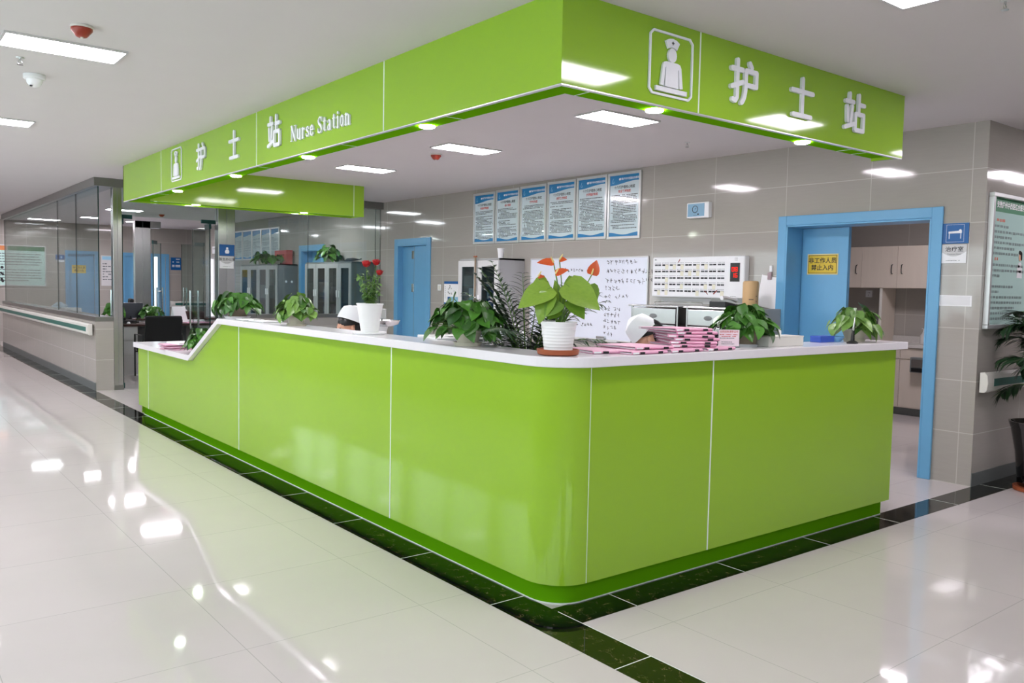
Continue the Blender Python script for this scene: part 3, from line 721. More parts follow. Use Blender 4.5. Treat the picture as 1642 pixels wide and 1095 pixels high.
for (u, v, L, wpx, ang, d, tone) in [(880, 423, 22, 15, 175, -.02, 0), (890, 418, 10, 10, 10, .01, 0), (883, 441, 18, 13, 25, -.05, 0), (856, 446, 9, 8, 10, .03, 0), (942, 441, 20, 17, 72, -.02, 0), (919, 481, 12, 14, 10, -.03, 0)]:
    p = P3(u, v, d); a = math.radians(ang); s2 = thing('flower', None, None, (0, 0, 0)); s2.parent = an
    for k_ in ('label', 'category'):
        if k_ in s2: del s2[k_]
    f = MB(); leaf(f, p, (math.cos(a), -.25, math.sin(a)), (0.1, -.7, .7 if ang < 60 or ang > 120 else .1), L/373*1.25, wpx/373*1.2, .15, .2)
    f.build('spathe', SPATHE, s2, True)
    sp = MB(); e = p+Vector((math.cos(a)*.35, -.6, .7)).normalized()*.035; sp.tube([p+Vector((0, -.003, .003)), (p+e)/2, e], [.004, .0038, .002], 7); sp.build('spadix', SPADIX, s2, True)
    g = MB(); root = P3(895, 520, .0); g.tube([root, root*.6+p*.4+Vector((.006, 0, 0)), root*.3+p*.7+Vector((.006, 0, 0)), p], .0024, 6); g.build('flower_stalk', STEMG, s2, True)

# rose in a tall white pot
ro = thing('potted_rose', 'rose bush with three red blooms in a tall white pot on the long worktop', 'potted plant', (0.075, 1.765, HT), RZ)
MB().lathe([(.09, 0), (.098, .008), (.098, .014), (.06, .014)], 30).build('saucer', POTW, ro, True)
MB().lathe([(.05, .0145), (.052, .018), (.075, .172), (.079, .174), (.079, .182), (.073, .182), (.07, .16), (.002, .16)], 32).build('pot', POTW, ro, True)
MB().lathe([(.07, .16), (.004, .165)], 18, cap=False).build('soil', SOIL, ro, True)
rnd = random.Random(9); fol = MB(); st = MB()
for i in range(16):
    az = i*2.4; hgt = rnd.uniform(.09, .20); R = rnd.uniform(.03, .095)*(1.15-hgt*2)
    a = Vector((.02*math.cos(az), .02*math.sin(az), .165)); e = Vector((R*math.cos(az), R*math.sin(az), .165+hgt)); mm = (a+e)/2+Vector((0, 0, .02))
    path = [((1-t)**2*a+2*t*(1-t)*mm+t*t*e) for t in (0, .25, .5, .75, 1)]; st.tube(path, .0018, 5)
    for j in range(13):
        t = rnd.uniform(.1, 1); p = a*(1-t)+e*t+Vector((0, 0, .01)); d = Vector((rnd.uniform(-1, 1), rnd.uniform(-1, 1), rnd.uniform(-.5, .6)))
        fol.tone = rnd.random(); leaf(fol, p, d, (rnd.uniform(-.5, .5), rnd.uniform(-.5, .5), 1), rnd.uniform(.024, .04), rnd.uniform(.015, .022), .2, .2, False)
st.build('stems', STEMG, ro, True); fol.build('foliage', ROSEL, ro, True)
for (x, y, z, s) in ((-.022, -.01, .40, .036), (.034, 0.0, .412, .032), (.056, -.01, .355, .028)):
    f = MB(); g = MB(); g.tube([(x*.2, y*.2, .17), (x*.6, y, .28), (x, y, z-.01)], .002, 6)
    for ring, (cnt, tilt, sc) in enumerate(((3, .1, .6), (4, .3, .8), (5, .5, 1.0), (6, .75, 1.1), (6, 1.05, 1.1))):
        for k in range(cnt):
            az = 2*PI*k/cnt+ring*.5; o_ = Vector((math.cos(az), math.sin(az), 0))
            d = o_*math.sin(tilt)+Vector((0, 0, math.cos(tilt))); nn = Vector((0, 0, math.sin(tilt)))-o_*math.cos(tilt)
            leaf(f, Vector((x, y, z-.008))+o_*.004, d, nn, s*sc*1.0, s*sc*1.15, -.45, .6)
    fl = f.build('rose_bloom', ROSE, ro, True); g.build('bloom_stalk', STEMG, fl, True)

def frond(mb, st, base, d, L, curve, n, lw, ll, roll=0.0, rnd=random):
    d = Vector(d).normalized(); P = [Vector(base)]; side = d.cross(Vector((0, 0, 1))).normalized()
    if side.length < .1: side = Vector((1, 0, 0))
    for i in range(1, 13):
        d = (d-Vector((0, 0, 1))*curve/12).normalized(); P.append(P[-1]+d*L/12)
    st.tube(P, [.004-.0028*i/12 for i in range(13)], 5)
    for i in range(n):
        t = .22+.78*i/(n-1); k = min(11, int(t*12)); fr = t*12-k; p = P[k]*(1-fr)+P[k+1]*fr if k < 12 else P[12]
        ax = (P[k+1]-P[k]).normalized(); sd = ax.cross(Vector((0, 0, 1))).normalized()
        sz = math.sin(PI*(.15+.8*t))**.7
        for sg in (-1, 1):
            dl = (ax*.75+sd*sg*(.8)+Vector((0, 0, rnd.uniform(-.25, .1)))).normalized()
            mb.tone = rnd.random(); leaf(mb, p, dl, Vector((0, 0, 1))+ax*.2, ll*sz*rnd.uniform(.85, 1.1), lw, rnd.uniform(.15, .5), .3, False)

# parlour palm inside the station, behind the big pothos
pp = thing('potted_parlour_palm', 'dark feathery parlour palm in a black pot standing behind the bushy pothos inside the station', 'potted plant', (0.43, 0.74, 0.7355), RZ)
MB().lathe([(.085, 0), (.09, .004), (.12, .22), (.126, .222), (.126, .235), (.118, .235), (.112, .20), (.002, .20)], 28).build('pot', POTK, pp, True)
MB().lathe([(.112, .20), (.004, .21)], 18, cap=False).build('soil', SOIL, pp, True)
rnd = random.Random(12); fol = MB(); st = MB()
for i in range(46):
    az = i*2.4+rnd.uniform(-.3, .3); el = rnd.uniform(.8, 1.4) if i < 24 else rnd.uniform(.3, 1.0)
    Lf = rnd.uniform(.40, .58) if i < 24 else rnd.uniform(.2, .36)
    if i >= 24 and (math.cos(az+RZ) < -.05 or math.sin(az+RZ) < -.05): Lf *= .62
    frond(fol, st, (.03*math.cos(az), .03*math.sin(az), .21+rnd.uniform(0, .06)), (math.cos(az)*math.cos(el), math.sin(az)*math.cos(el), math.sin(el)), Lf, rnd.uniform(.6, 1.4), 16, .019, .13, rnd=rnd)
fol.build('fronds', PALM, pp, True); st.build('stems', STEMG, pp, True)

# big palm in the black pot by the right wall
bp = thing('potted_palm', 'tall palm in a black glazed floor pot against the right wall', 'potted plant', (4.385, -0.27, 0.0))
MB().lathe([(.14, 0), (.15, .004), (.152, .03), (.14, .03)], 30).build('saucer', TERRA, bp, True)
MB().lathe([(.115, .0305), (.125, .04), (.132, .12), (.15, .28), (.185, .45), (.198, .485), (.2, .50), (.185, .50), (.17, .44), (.002, .44)], 36).build('pot', POTK, bp, True)
MB().lathe([(.17, .44), (.004, .455)], 20, cap=False).build('soil', SOIL, bp, True)
rnd = random.Random(5); fol = MB(); st = MB(); tk = MB()
for i in range(5):
    a = i*1.3; x, y = .06*math.cos(a), .06*math.sin(a)
    tk.tube([(x, y, .44), (x*1.3, y*1.3, .85), (x*1.5, y*1.5, 1.25)], [.013, .011, .009], 8)
for i in range(40):
    az = i*2.4; el = rnd.uniform(.35, 1.35); j = i % 5; a = j*1.3; k2 = rnd.uniform(.72, 1.25)
    Lf = rnd.uniform(.45, .66)
    if math.sin(az) > 0: Lf *= .42
    frond(fol, st, (.09*math.cos(a), .09*math.sin(a), k2), (math.cos(az)*math.cos(el), math.sin(az)*math.cos(el), math.sin(el)), Lf, rnd.uniform(.9, 1.9), 20, .020, .18, rnd=rnd)
tk.build('trunk', STEMB, bp, True); fol.build('fronds', PALM, bp, True); st.build('stems', STEMG, bp, True)

# ================================================================ THINGS ON THE COUNTER
def folder(seed=0, white=False):
    """local X along the spine, which faces -Y; lies flat"""
    o = thing('folder', '', 'folder', (0, 0, 0), 0, 'pink record folders'); w, d, h = .235, .30, .0145
    c = MB(); n = 6
    prof = [(0.0-.008*math.sin(PI*i/n), h*i/n) for i in range(n+1)]
    poly = prof + [(d, h*.62), (d, h*.62-.0015)] + [(p[0]+.0018, max(.0015, min(h-.0018, p[1]))) for p in reversed(prof)] + [(d, .0015), (d, 0)]
    vs = [(-w/2, y, z) for y, z in poly]+[(w/2, y, z) for y, z in poly]; m = len(poly)
    fs = [tuple(range(m)), tuple(range(2*m-1, m-1, -1))]+[(i, (i+1) % m, m+(i+1) % m, m+i) for i in range(m)]
    c.add(vs, fs).build('cover', PINK, o)
    MB().box(-w/2+.008, .004, .0025, w/2-.008, d-.012, h*.5).build('pages', PAPER, o)
    for x in (-.065, .055): MB().box(x, -.0105, .002, x+.028, -.002, h-.003).build('spine_label', INK, o)
    MB().box(-.112, -.0098, .003, -.075, -.0015, h-.004).build('spine_sticker', PAPER, o)
    return o
FOLD = [(.53, -.018, 0, 0, 'pink folder lying flat at the front edge of the worktop, leftmost, nearest the anthurium'),
 (.40, .07, 0, -.25, 'pink folder at the left of the pile whose cover runs out towards the anthurium saucer'),
 (.795, -.012, 0, .03, 'pink folder lying flat at the front edge of the worktop, middle of the front row'),
 (1.06, -.005, 0, .06, 'pink folder lying flat at the front edge of the worktop, rightmost, below the small notice'),
 (.62, .035, 0.0149, -.10, 'pink folder on the second layer above the leftmost front folder'),
 (.92, .05, 0.0149, -.45, 'pink folder at the foot of the fanned upper pile'),
 (.93, .06, 0.0298, -.62, 'second pink folder from below in the fanned upper pile'),
 (.96, .065, 0.0447, -.5, 'third pink folder from below in the fanned upper pile'),
 (.94, .085, 0.0596, -.6, 'fourth pink folder from below in the fanned upper pile, fanned farthest left'),
 (.99, .09, 0.0745, -.32, 'pink folder second from the top of the fanned upper pile'),
 (.99, .11, 0.0894, -.18, 'pink folder on the very top of the fanned upper pile beside the nurse cap')]
f0 = folder()
for i, (x, y, z, a, lb) in enumerate(FOLD):
    o = f0 if i == 0 else dup(f0)
    o.location = (x, y, HT+.0006+z); o.rotation_euler = (0, 0, a); o['label'] = lb
for i, (x, y, z, a, lb) in enumerate([(.09, 5.55, 0, 2.0, 'pink folder at the bottom of the pile on the low desk'), (.10, 5.52, .0175, 1.75, 'pink folder in the middle of the pile on the low desk'), (.10, 5.56, .035, 1.6, 'pink folder at the top of the pile on the low desk, under white sheets')]):
    o = dup(f0); o.location = (x+.15, y, .7525+z); o.rotation_euler = (0, 0, a+PI/2*0); o['label'] = lb; o['group'] = 'pink folders on the low desk'
o = thing('paper_stack', 'stack of white sheets on the pink folders on the low desk', 'paper', (.16, 5.56, .7525+.0455), .1)
MB().box(-.11, -.15, 0, .11, .15, .016).build('sheets', PAPER, o); mb = MB(); mb.rect(-.105, -.16, .115, .14, .0166); mb.build('top_sheet', PAPER, o)

o = thing('notice_holder', 'clear acrylic stand with a pink-printed notice between the folders and the brown pot', 'sign', (1.265, .105, HT), RZ+.12)
mb = MB(); mb.box(-.062, 0, 0, .062, .004, .105); mb.box(-.062, .004, 0, .062, .05, .003); mb.build('acrylic_stand', ACRYL, o)
NP = mat('pale_pink_paper', '#f0dfe6', 0.6)
mb = MB(); mb.box(-.056, -.0012, .008, .056, -.0002, .094); mb.build('notice_sheet', NP, o)
mb = MB(Matrix.Translation((0, -.0016, 0)) @ FACE['-y'].to_4x4())
text(mb, '出院结账请带证件', 0, .083, .0125, 0, 1.0, .012)
rnd = random.Random(1); dashes(mb, -.05, .05, .070, 2, .009, .004, 0, rnd, indent=.01); mb.build('notice_heading', RINK, o)
mb = MB(Matrix.Translation((0, -.0016, 0)) @ FACE['-y'].to_4x4()); dashes(mb, -.05, .03, .052, 4, .010, .004, 0, rnd, indent=.01); mb.build('notice_print', GINK, o)

o = thing('tissue_box', 'low white box at the middle of the short worktop, right of the brown-potted pothos', 'box', (1.685, .10, HT), -.06)
MB().box(-.15, -.06, 0, .15, .06, .052).build('box_body', OFFW, o, bevel=.004); MB().box(-.152, -.062, .050, .152, .062, .056).build('lid', OFFW, o, bevel=.003)
mb = MB(); mb.tube([(.02, 0, .056), (.022, 0, .075), (.02, .005, .095)], .006, 8); mb.build('tissue_tuft', PAPER, o, True)
o = thing('blue_box', 'flat bright blue box standing on the short worktop in front of the blue door', 'box', (2.275, .19, HT), 0)
MB().box(-.075, -.035, 0, .075, .035, .034).build('box_body', BBLUE, o, bevel=.003); MB().box(-.076, -.036, .028, .076, .036, .038).build('lid', BBLUE, o, bevel=.003)
o = thing('tape_dispenser', 'pale blue dish beside the bright blue box on the short worktop', 'dish', (2.40, .185, HT), 0)
MB().lathe([(.035, 0), (.038, .004), (.055, .03), (.056, .033), (.05, .033), (.036, .008), (.002, .008)], 24).build('dish_body', LBLUE, o, True)
MB().box(-.02, -.018, .008, .02, .018, .030).build('sponge', WHITE, o, bevel=.003)
o = thing('pen_stand', 'black desk pen standing upright in its base at the right end of the worktop', 'pen', (2.335, .03, HT), 0)
MB().lathe([(.045, 0), (.046, .006), (.03, .014), (.016, .018), (.002, .018)], 24, sx=1.0, sy=.6).build('stand_base', BLACKP, o, True)
MB().tube([(0, 0, .016), (.002, 0, .05), (.006, 0, .075)], [.012, .010, .008], 10).build('socket', BLACKP, o, True)
MB().tube([(.006, 0, .075), (.012, 0, .12), (.016, 0, .155)], [.006, .0055, .003], 10).build('pen_barrel', CHROME, o, True)
for i, (x, y, a, lb) in enumerate([(.10, 3.42, .15, 'white sheets on a clipboard on the long worktop, nearer the pale pothos'), (.09, 3.70, -.1, 'white sheets lying on the long worktop next to the brown-potted pothos')]):
    o = thing('clipboard', lb, 'clipboard', (x, y, HT), a, 'clipboards on the long worktop')
    MB().box(-.085, -.12, 0, .085, .12, .003).build('board', GREYCD, o); MB().box(-.08, -.115, .003, .08, .10, .008).build('sheets', PAPER, o); MB().box(-.03, .095, .003, .03, .118, .012).build('clip', CHROME, o, bevel=.002)

# white carton on the inner desk
o = thing('carton', 'white lidded carton with black writing on its lid, behind the long worktop', 'box', (.37, 1.33, .7355), -.25)
MB().box(-.15, -.17, 0, .15, .17, .345).build('box_body', WHITE, o, bevel=.003)
MB().box(-.156, -.176, .31, .156, .176, .372).build('lid', WHITE, o, bevel=.003)
mb = MB(Matrix.Translation((-.02, -.06, .3726)) @ Matrix.Rotation(-PI/2, 4, 'Z'))
for s in ([(-.06, .02), (-.02, -.01), (-.05, -.03)], [(-.02, .02), (0, -.03)], [(.02, .02), (.05, .02), (.03, 0), (.055, -.015), (.02, -.03)]): mb.stroke(s, .007, 0, .0006, 3)
mb.build('lid_writing', INK, o)
# pedestal scale
o = thing('weighing_scale', 'white pedestal scale with an oval metal tray beyond the rose pot', 'scale', (1.55, 4.23, 0), RZ)
MB().box(-.13, -.16, 0, .13, .16, .06).build('base', WOODD, o, bevel=.01); MB().tube([(0, 0, .06), (0, 0, .96), (0, 0, 1.01)], [.04, .036, .05], 16).build('column', WHITE, o, True)
MB().lathe([(.08, 1.01), (.13, 1.03), (.145, 1.065), (.148, 1.068), (.135, 1.066), (.10, 1.045), (.002, 1.04)], 30, sx=1.1, sy=.8).build('tray', CHROME, o, True)
MB().box(-.09, .06, 1.075, .02, .085, 1.17).build('display', GREYC, o, bevel=.006); MB().box(-.03, .065, 1.04, -.01, .08, 1.08).build('display_bracket', GREYCD, o)

# ================================================================ NURSES
def skin_mesh(name, verts, edges, m, parent, root=0, sub=2):
    me = bpy.data.meshes.new(name+'_cage'); me.from_pydata([v[0] for v in verts], edges, []); o = bpy.data.objects.new(name, me); COL.objects.link(o)
    md = o.modifiers.new('skin', 'SKIN'); md.use_smooth_shade = True
    for i, v in enumerate(verts):
        sv = me.skin_vertices[0].data[i]; r = v[1]; sv.radius = r if isinstance(r, tuple) else (r, r); sv.use_root = (i == root)
    sb = o.modifiers.new('sub', 'SUBSURF'); sb.levels = sub; sb.render_levels = sub
    bpy.context.view_layer.update()
    me2 = bpy.data.meshes.new_from_object(o.evaluated_get(bpy.context.evaluated_depsgraph_get())); bpy.data.objects.remove(o); bpy.data.meshes.remove(me)
    me2.name = name; me2.materials.clear(); me2.materials.append(m); me2.polygons.foreach_set('use_smooth', [True]*len(me2.polygons))
    o = bpy.data.objects.new(name, me2); COL.objects.link(o); o.parent = parent; return o

def nurse(label, loc, rz, headz, lean, nod, captilt=.3, desk=.80):
    """seated figure facing local +Y, bent over the desk; headz = height of the middle of the head"""
    o = thing('person', label, 'person', loc, rz)
    sy = lean; sz = headz-.225
    nd = Vector((0, math.sin(nod), math.cos(nod))); fwd = Vector((0, math.cos(nod), -math.sin(nod)))
    hc = Vector((0, sy+.085, headz))
    trunk = [((0, 0, .50), (.155, .115)), ((0, sy*.3, .60), (.135, .105)), ((0, sy*.72, .5+(sz-.5)*.66), (.15, .105)), ((0, sy*.95, sz-.02), (.12, .078))]
    def limbs(g):
        """arms and legs as chains hung on trunk points; g widens them for the clothes"""
        out = []
        for s in (-1, 1):
            arm = [((s*.115, sy*.95, sz-.005), .062+g), ((s*.185, sy*.95+.015, sz-.045), .056+g), ((s*.215, sy*.95+.09, (sz-.045+desk)/2+.01), .046+g), ((s*.235, sy+.10, desk+.03), .042+g), ((s*.18, sy+.24, desk+.012), .033+g)]
            leg = [((s*.09, .06, .50), .09+g), ((s*.11, .42, .50), .064+g), ((s*.11, .44, .28), .054+g), ((s*.11, .425, .10), .04+g)]
            out.append((s, arm, leg))
        return out
    V = [(pp, (rr[0]*.7, rr[1]*.7)) for pp, rr in trunk]+[(tuple(Vector((0, sy+.02, sz+.06))), .05), (tuple(hc-nd*.085-fwd*.012), .052)]
    E = [(0, 1), (1, 2), (2, 3), (3, 4), (4, 5)]
    def chain(a, pts):
        for p, r in pts:
            V.append((p, r)); E.append((a, len(V)-1)); a = len(V)-1
        return a
    for s, arm, leg in limbs(-.006):
        a = chain(3, arm+[((s*.15, sy+.29, desk), .027), ((s*.14, sy+.34, desk+.002), (.038, .02))])
        for k, (dx, L) in enumerate(((-.03, .052), (-.012, .072), (.008, .078), (.028, .068))):
            x, y = s*.14+dx, sy+.34
            chain(a, [((x, y+.045, desk+.006), .0085), ((x, y+.045+L*.5, desk+.006), .008), ((x, y+.045+L, desk-.006), .0065)])
        chain(a, [((s*.14-s*.045, sy+.34, desk), .009), ((s*.14-s*.055, sy+.375, desk-.004), .008)])
        chain(0, leg+[((s*.113, .47, .05), (.038, .03)), ((s*.116, .56, .035), (.036, .022))])
    a = chain(5, [(tuple(hc-nd*.04+fwd*.014), (.06, .066)), (tuple(hc+nd*.025), (.074, .084)), (tuple(hc+nd*.08-fwd*.006), (.058, .066)), (tuple(hc+nd*.108-fwd*.01), .03)])
    chain(a-3, [(tuple(hc-nd*.016+fwd*.086), .016), (tuple(hc-nd*.022+fwd*.101), .011)])
    skin_mesh('body', V, E, SKIN, o)
    # uniform: swept round the same skeleton and fused into one continuous cloth surface
    G = .017; cl = MB()
    def sweep(pts):
        for (a, ra), (b, rb) in zip(pts[:-1], pts[1:]):
            ra = ra if isinstance(ra, tuple) else (ra, ra); rb = rb if isinstance(rb, tuple) else (rb, rb)
            n = max(2, int((Vector(b)-Vector(a)).length/.022))
            for k in range(n+1):
                t = k/n; c = Vector(a)*(1-t)+Vector(b)*t; rx, ry = ra[0]*(1-t)+rb[0]*t+G, ra[1]*(1-t)+rb[1]*t+G
                cl.ball(c, 1, 14, 8, rx, ry, min(rx, ry))
    sweep(trunk+[((0, sy+.012, sz+.05), .052)])
    for s, arm, leg in limbs(0):
        sweep([((0, sy*.9, sz-.03), .07)]+arm[:4]); sweep([((0, 0, .50), .09)]+leg)
    un = cl.build('uniform', CLOTH, o, True)
    rm = un.modifiers.new('remesh', 'REMESH'); rm.mode = 'VOXEL'; rm.voxel_size = .013; rm.use_smooth_shade = True
    sm = un.modifiers.new('smooth', 'SMOOTH'); sm.factor = .6; sm.iterations = 6
    bpy.context.view_layer.update(); me = bpy.data.meshes.new_from_object(un.evaluated_get(bpy.context.evaluated_depsgraph_get())); un.modifiers.clear(); un.data = me
    me.polygons.foreach_set('use_smooth', [True]*len(me.polygons))
    for s in (-1, 1):
        MB().ball((s*.114, .515, .003), .06, 16, 8, .85, 1.9, 1.25, z0=0.0).build('shoe', CLOTH, o, True)
    R = Matrix((Vector((1, 0, 0)), fwd, nd)).transposed().to_4x4()
    T = Matrix.Translation(hc) @ R
    mb = MB(T); mb.ball((0, -.026, .04), .1, 22, 12, .86, .98, .90, z0=-.12, z1=1.0); mb.ball((0, -.075, .0), .075, 16, 10, 1, .75, 1.0); mb.ball((0, -.108, -.03), .042, 14, 8); mb.build('hair', HAIR, o, True)
    for s in (-1, 1):
        MB(T).ball((s*.03, .078, .012), .0085, 10, 6, 1, .6, .6).build('eye', INK, o, True)
        MB(T).ball((s*.078, -.005, .0), .02, 10, 6, .35, .7, 1.2).build('ear', SKIN, o, True)
    MB(T).stroke([(-.02, 0), (.02, 0)], .006, -.002, .002)  # mouth
    mm = MB(T @ Matrix.Translation((0, .083, -.052)) @ Matrix.Rotation(PI/2, 4, 'X')); mm.stroke([(-.018, .002), (0, 0), (.018, .002)], .007, -.004, .004); mm.build('mouth', mat('lips', '#b0605a', .5), o)
    # stiff folded cap
    Tc = T @ Matrix.Translation((0, -.012, .02)) @ Matrix.Rotation(captilt, 4, 'X') @ Matrix.Translation((0, 0, .068))
    vs = []; fs = []; n = 28; rows = [(.099, -.03, 1.0), (.095, .01, 1), (.086, .05, 1.04), (.076, .075, 1.0), (.05, .086, .9), (.015, .09, .8)]
    for r, z, k in rows:
        for j in range(n):
            a = 2*PI*j/n; x, y = r*math.cos(a), r*1.08*math.sin(a)
            vs.append((x, y, z - (.026*(1-abs(math.cos(a))) if z < 0 and y < 0 else 0) + (.012*math.cos(2*a) if .0 < z < .09 else 0)))
    for i in range(len(rows)-1):
        for j in range(n): fs.append((i*n+j, i*n+(j+1) % n, (i+1)*n+(j+1) % n, (i+1)*n+j))
    fs.append(tuple((len(rows)-1)*n+j for j in range(n)))
    MB(Tc).add(vs, fs).build('nurse_cap', CLOTH, o, True)
    return o
def stool(x, y, lb):
    o = thing('stool', lb, 'stool', (x, y, 0), 0, 'nurse stools'); MB().lathe([(.16, .338), (.18, .348), (.18, .358), (.16, .364), (.002, .366)], 24).build('seat', BLACKP, o, True)
    MB().tube([(0, 0, .05), (0, 0, .338)], .025, 10).build('post', CHROME, o, True)
    m = MB()
    for k in range(5): a = 2*PI*k/5; m.tube([(0, 0, .07), (.2*math.cos(a), .2*math.sin(a), .035)], [.02, .014], 8); m.ball((.2*math.cos(a), .2*math.sin(a), .018), .018, 8, 6)
    m.build('foot', BLACKP, o, True)
stool(1.06, 3.36, 'black stool under the nurse writing behind the rose pot'); stool(2.08, .98, 'black stool under the nurse bent forward behind the pink folders'); stool(1.10, 1.28, 'black stool under the person bent low behind the anthurium pot')
nurse('nurse in white cap and uniform writing with head bowed, behind the rose pot', (1.05, 3.36, 0), PI/2, 1.045, .22, .12, .45)
nurse('nurse in white cap bent forward behind the pile of pink folders', (2.08, .98, 0), PI*.27, 1.065, .24, .35, -.5, .64)
nurse('person in white with dark hair bent low just left of the anthurium pot', (1.09, 1.28, 0), PI/2+.1, 1.0, .26, .8)

# ================================================================ BACK WALL OF THE STATION
def poster(label, y1, y2, z0, z1, seed, sub, name='framed_poster', group='framed rule posters in the nurse station', simple=False):
    o = wall_thing(name, label, 'poster', (B, y1, z0), '-x', group); w, h = y1-y2, z1-z0; fw_ = .028
    m = MB()
    for x0, x1, ya, yb in ((0, w, 0, fw_), (0, w, h-fw_, h), (0, fw_, fw_, h-fw_), (w-fw_, w, fw_, h-fw_)): m.box(x0, ya, .001, x1, yb, .022)
    m.build('frame', ALU, o, bevel=.003)
    MB().box(fw_*.9, fw_*.9, .002, w-fw_*.9, h-fw_*.9, .010).build('sheet', SHEET, o)
    a, b, c, d = fw_, w-fw_, fw_, h-fw_; W_ = b-a; hd = .085
    hb = MB(); top = [(a+W_*i/14, d-hd-.018*math.cos(PI*1.1*i/14)) for i in range(15)]; hb.flat([(a, d)]+top+[(b, d)], .0106); hb.build('header_band', BLUEMID, o)
    fb = MB(); fb.flat([(a, c)]+[(a+W_*i/14, c+.03+.012*math.cos(2*PI*i/14)) for i in range(15)]+[(b, c)], .0106); fb.build('footer_band', BLUEMID, o)
    rnd = random.Random(seed)
    if not simple:
        ht = MB(); text(ht, '安徽庐州中西医结合医院', a+W_*.66, d-.042, .026, .0112, .95, .01); ht.stroke([(a+W_*.33, d-.042), (a+W_*.335, d-.042)], .024, .0107, .0112); ht.build('header_lettering', PAPER, o)
        lg = MB(); lg.stroke([(a+.03, d-.075), (a+.035, d-.05), (a+.045, d-.03)], .005, .0107, .0112); lg.stroke([(a+.03, d-.075), (a+.05, d-.08), (a+.055, d-.06)], .005, .0107, .0112); lg.build('header_emblem', BLUELT, o)
        tt = MB(); text(tt, '十六项护理核心制度', (a+b)/2, d-.128, .036, .0112, .93, .012); tt.build('title', INK, o)
        st = MB(); text(st, sub, (a+b)/2, d-.170, .032, .0112, .95, .02); st.build('subtitle', RINK, o)
        bd = MB(); dashes(bd, a+.02, b-.02, d-.205, 22, .0165, .0085, .0112, rnd, .8, .03); bd.build('body_lines', INK, o)
    else:
        bd = MB(); dashes(bd, a+.02, b-.02, d-.16, 18, .02, .008, .0112, rnd, .8, .03); bd.build('body_lines', GINK, o)
    return o
PO = [(6.364, 5.90, 1.945, 2.595, '分级护理制度', 'leftmost of six framed rule posters on the back wall, nearest the small blue door'),
 (5.885, 5.405, 1.94, 2.603, '查对制度', 'second from left of six framed rule posters on the back wall'),
 (5.39, 4.90, 1.94, 2.61, '交接班制度', 'third from left of six framed rule posters on the back wall'),
 (4.885, 4.395, 1.938, 2.618, '抢救工作制度', 'fourth from left of six framed rule posters on the back wall'),
 (4.38, 3.90, 1.935, 2.622, '护理查房制度', 'fifth from left of six framed rule posters, a small light glare near its top'),
 (3.888, 3.408, 1.926, 2.622, '安全管理制度', 'rightmost and largest-looking of six framed rule posters, a bright light glare across it')]
for i, (a, b, c, d, s, lb) in enumerate(PO): poster(lb, a, b, c, d, 100+i, s)

# whiteboard with handwriting
wb = wall_thing('whiteboard', 'big whiteboard with black handwriting on the back wall behind the anthurium', 'whiteboard', (B, 5.17, .84)); w, h = 5.17-3.275, 1.742-.84
MB().box(.012, .012, .001, w-.012, h-.012, .014).build('board_surface', BOARD, wb)
m = MB()
for x0, x1, ya, yb in ((0, w, 0, .014), (0, w, h-.014, h), (0, .014, .014, h-.014), (w-.014, w, .014, h-.014)): m.box(x0, ya, .001, x1, yb, .02)
m.build('frame', ALU, wb, bevel=.003)
MB().box(w*.25, -.012, .001, w*.8, .004, .055).build('pen_tray', ALU, wb, bevel=.003)
rnd = random.Random(77); hw = MB()
def scribble(x, y, n, s):
    for i in range(n):
        if rnd.random() < .06: x += s; continue
        for k in range(rnd.randint(3, 5)):
            a = rnd.choice((0, PI/2, PI/2, .2, -.6, 2.2)); L = s*rnd.uniform(.25, .75); px, py = x+rnd.uniform(.1, .7)*s, y+rnd.uniform(.1, .8)*s
            hw.stroke([(px-L/2*math.cos(a), py-L/2*math.sin(a)), (px+L/2*math.cos(a), py+L/2*math.sin(a))], .0045, .0142, .0146, 2)
        x += s*1.15
X0 = 5.17
for yy, zz, n, s in ((3.88, 1.66, 8, .05), (3.88, 1.565, 13, .05), (3.88, 1.465, 13, .05), (3.90, 1.385, 4, .05), (3.90, 1.30, 7, .046), (3.90, 1.165, 5, .045), (3.90, 1.10, 5, .045), (3.90, 1.03, 5, .045), (3.90, .965, 4, .045), (3.90, .90, 3, .045),
                     (4.60, 1.585, 8, .04), (4.5, 1.49, 3, .045), (4.34, .98, 6, .04)):
    scribble(X0-yy, zz-.84, n, s)
hw.build('handwriting', INK, wb)
o = thing('board_eraser', 'small grey eraser on the whiteboard pen tray', 'eraser', (B-.03, 3.92, .845)); MB().box(-.02, -.06, 0, .02, .06, .018).build('felt', GREYC, o, bevel=.003); MB().box(-.022, -.062, .018, .022, .062, .04).build('grip', CHROME, o, bevel=.006)

# nurse call panel
cp = wall_thing('nurse_call_panel', 'white wall panel with rows of dark bed tags and a red digital display', 'call panel', (B, 3.165, 1.33)); w, h = 3.165-2.056, .39
MB().box(0, 0, .001, w, h, .075).build('housing', WHITE, cp, bevel=.012, seg=3)
m = MB(); sl = MB(); rd = MB(); rnd = random.Random(31)
for r in range(5):
    y = .305-r*.063
    for c in range(9):
        x = .035+c*.097
        for k in (0, 1):
            MB().box(x+k*.042, y, .0752, x+.036+k*.042, y+.015, .0768).build('bed_tag', INK, cp)
            if rnd.random() < .35: sl.rect(x+k*.042+.004, y+.003, x+.032+k*.042, y+.012, .077)
        for k in range(6): rd.rect(x+k*.014, y+.024, x+k*.014+.006, y+.031, .0756)
        if rnd.random() < .33: MB().box(x+.04, y-.036, .0775, x+.078, y+.012, .0779).build('paper_slip', mat('yellow_slip', '#e3e0cc', .7), cp)
sl.build('name_lines', GINK, cp); rd.build('indicator_markings', GINK, cp)
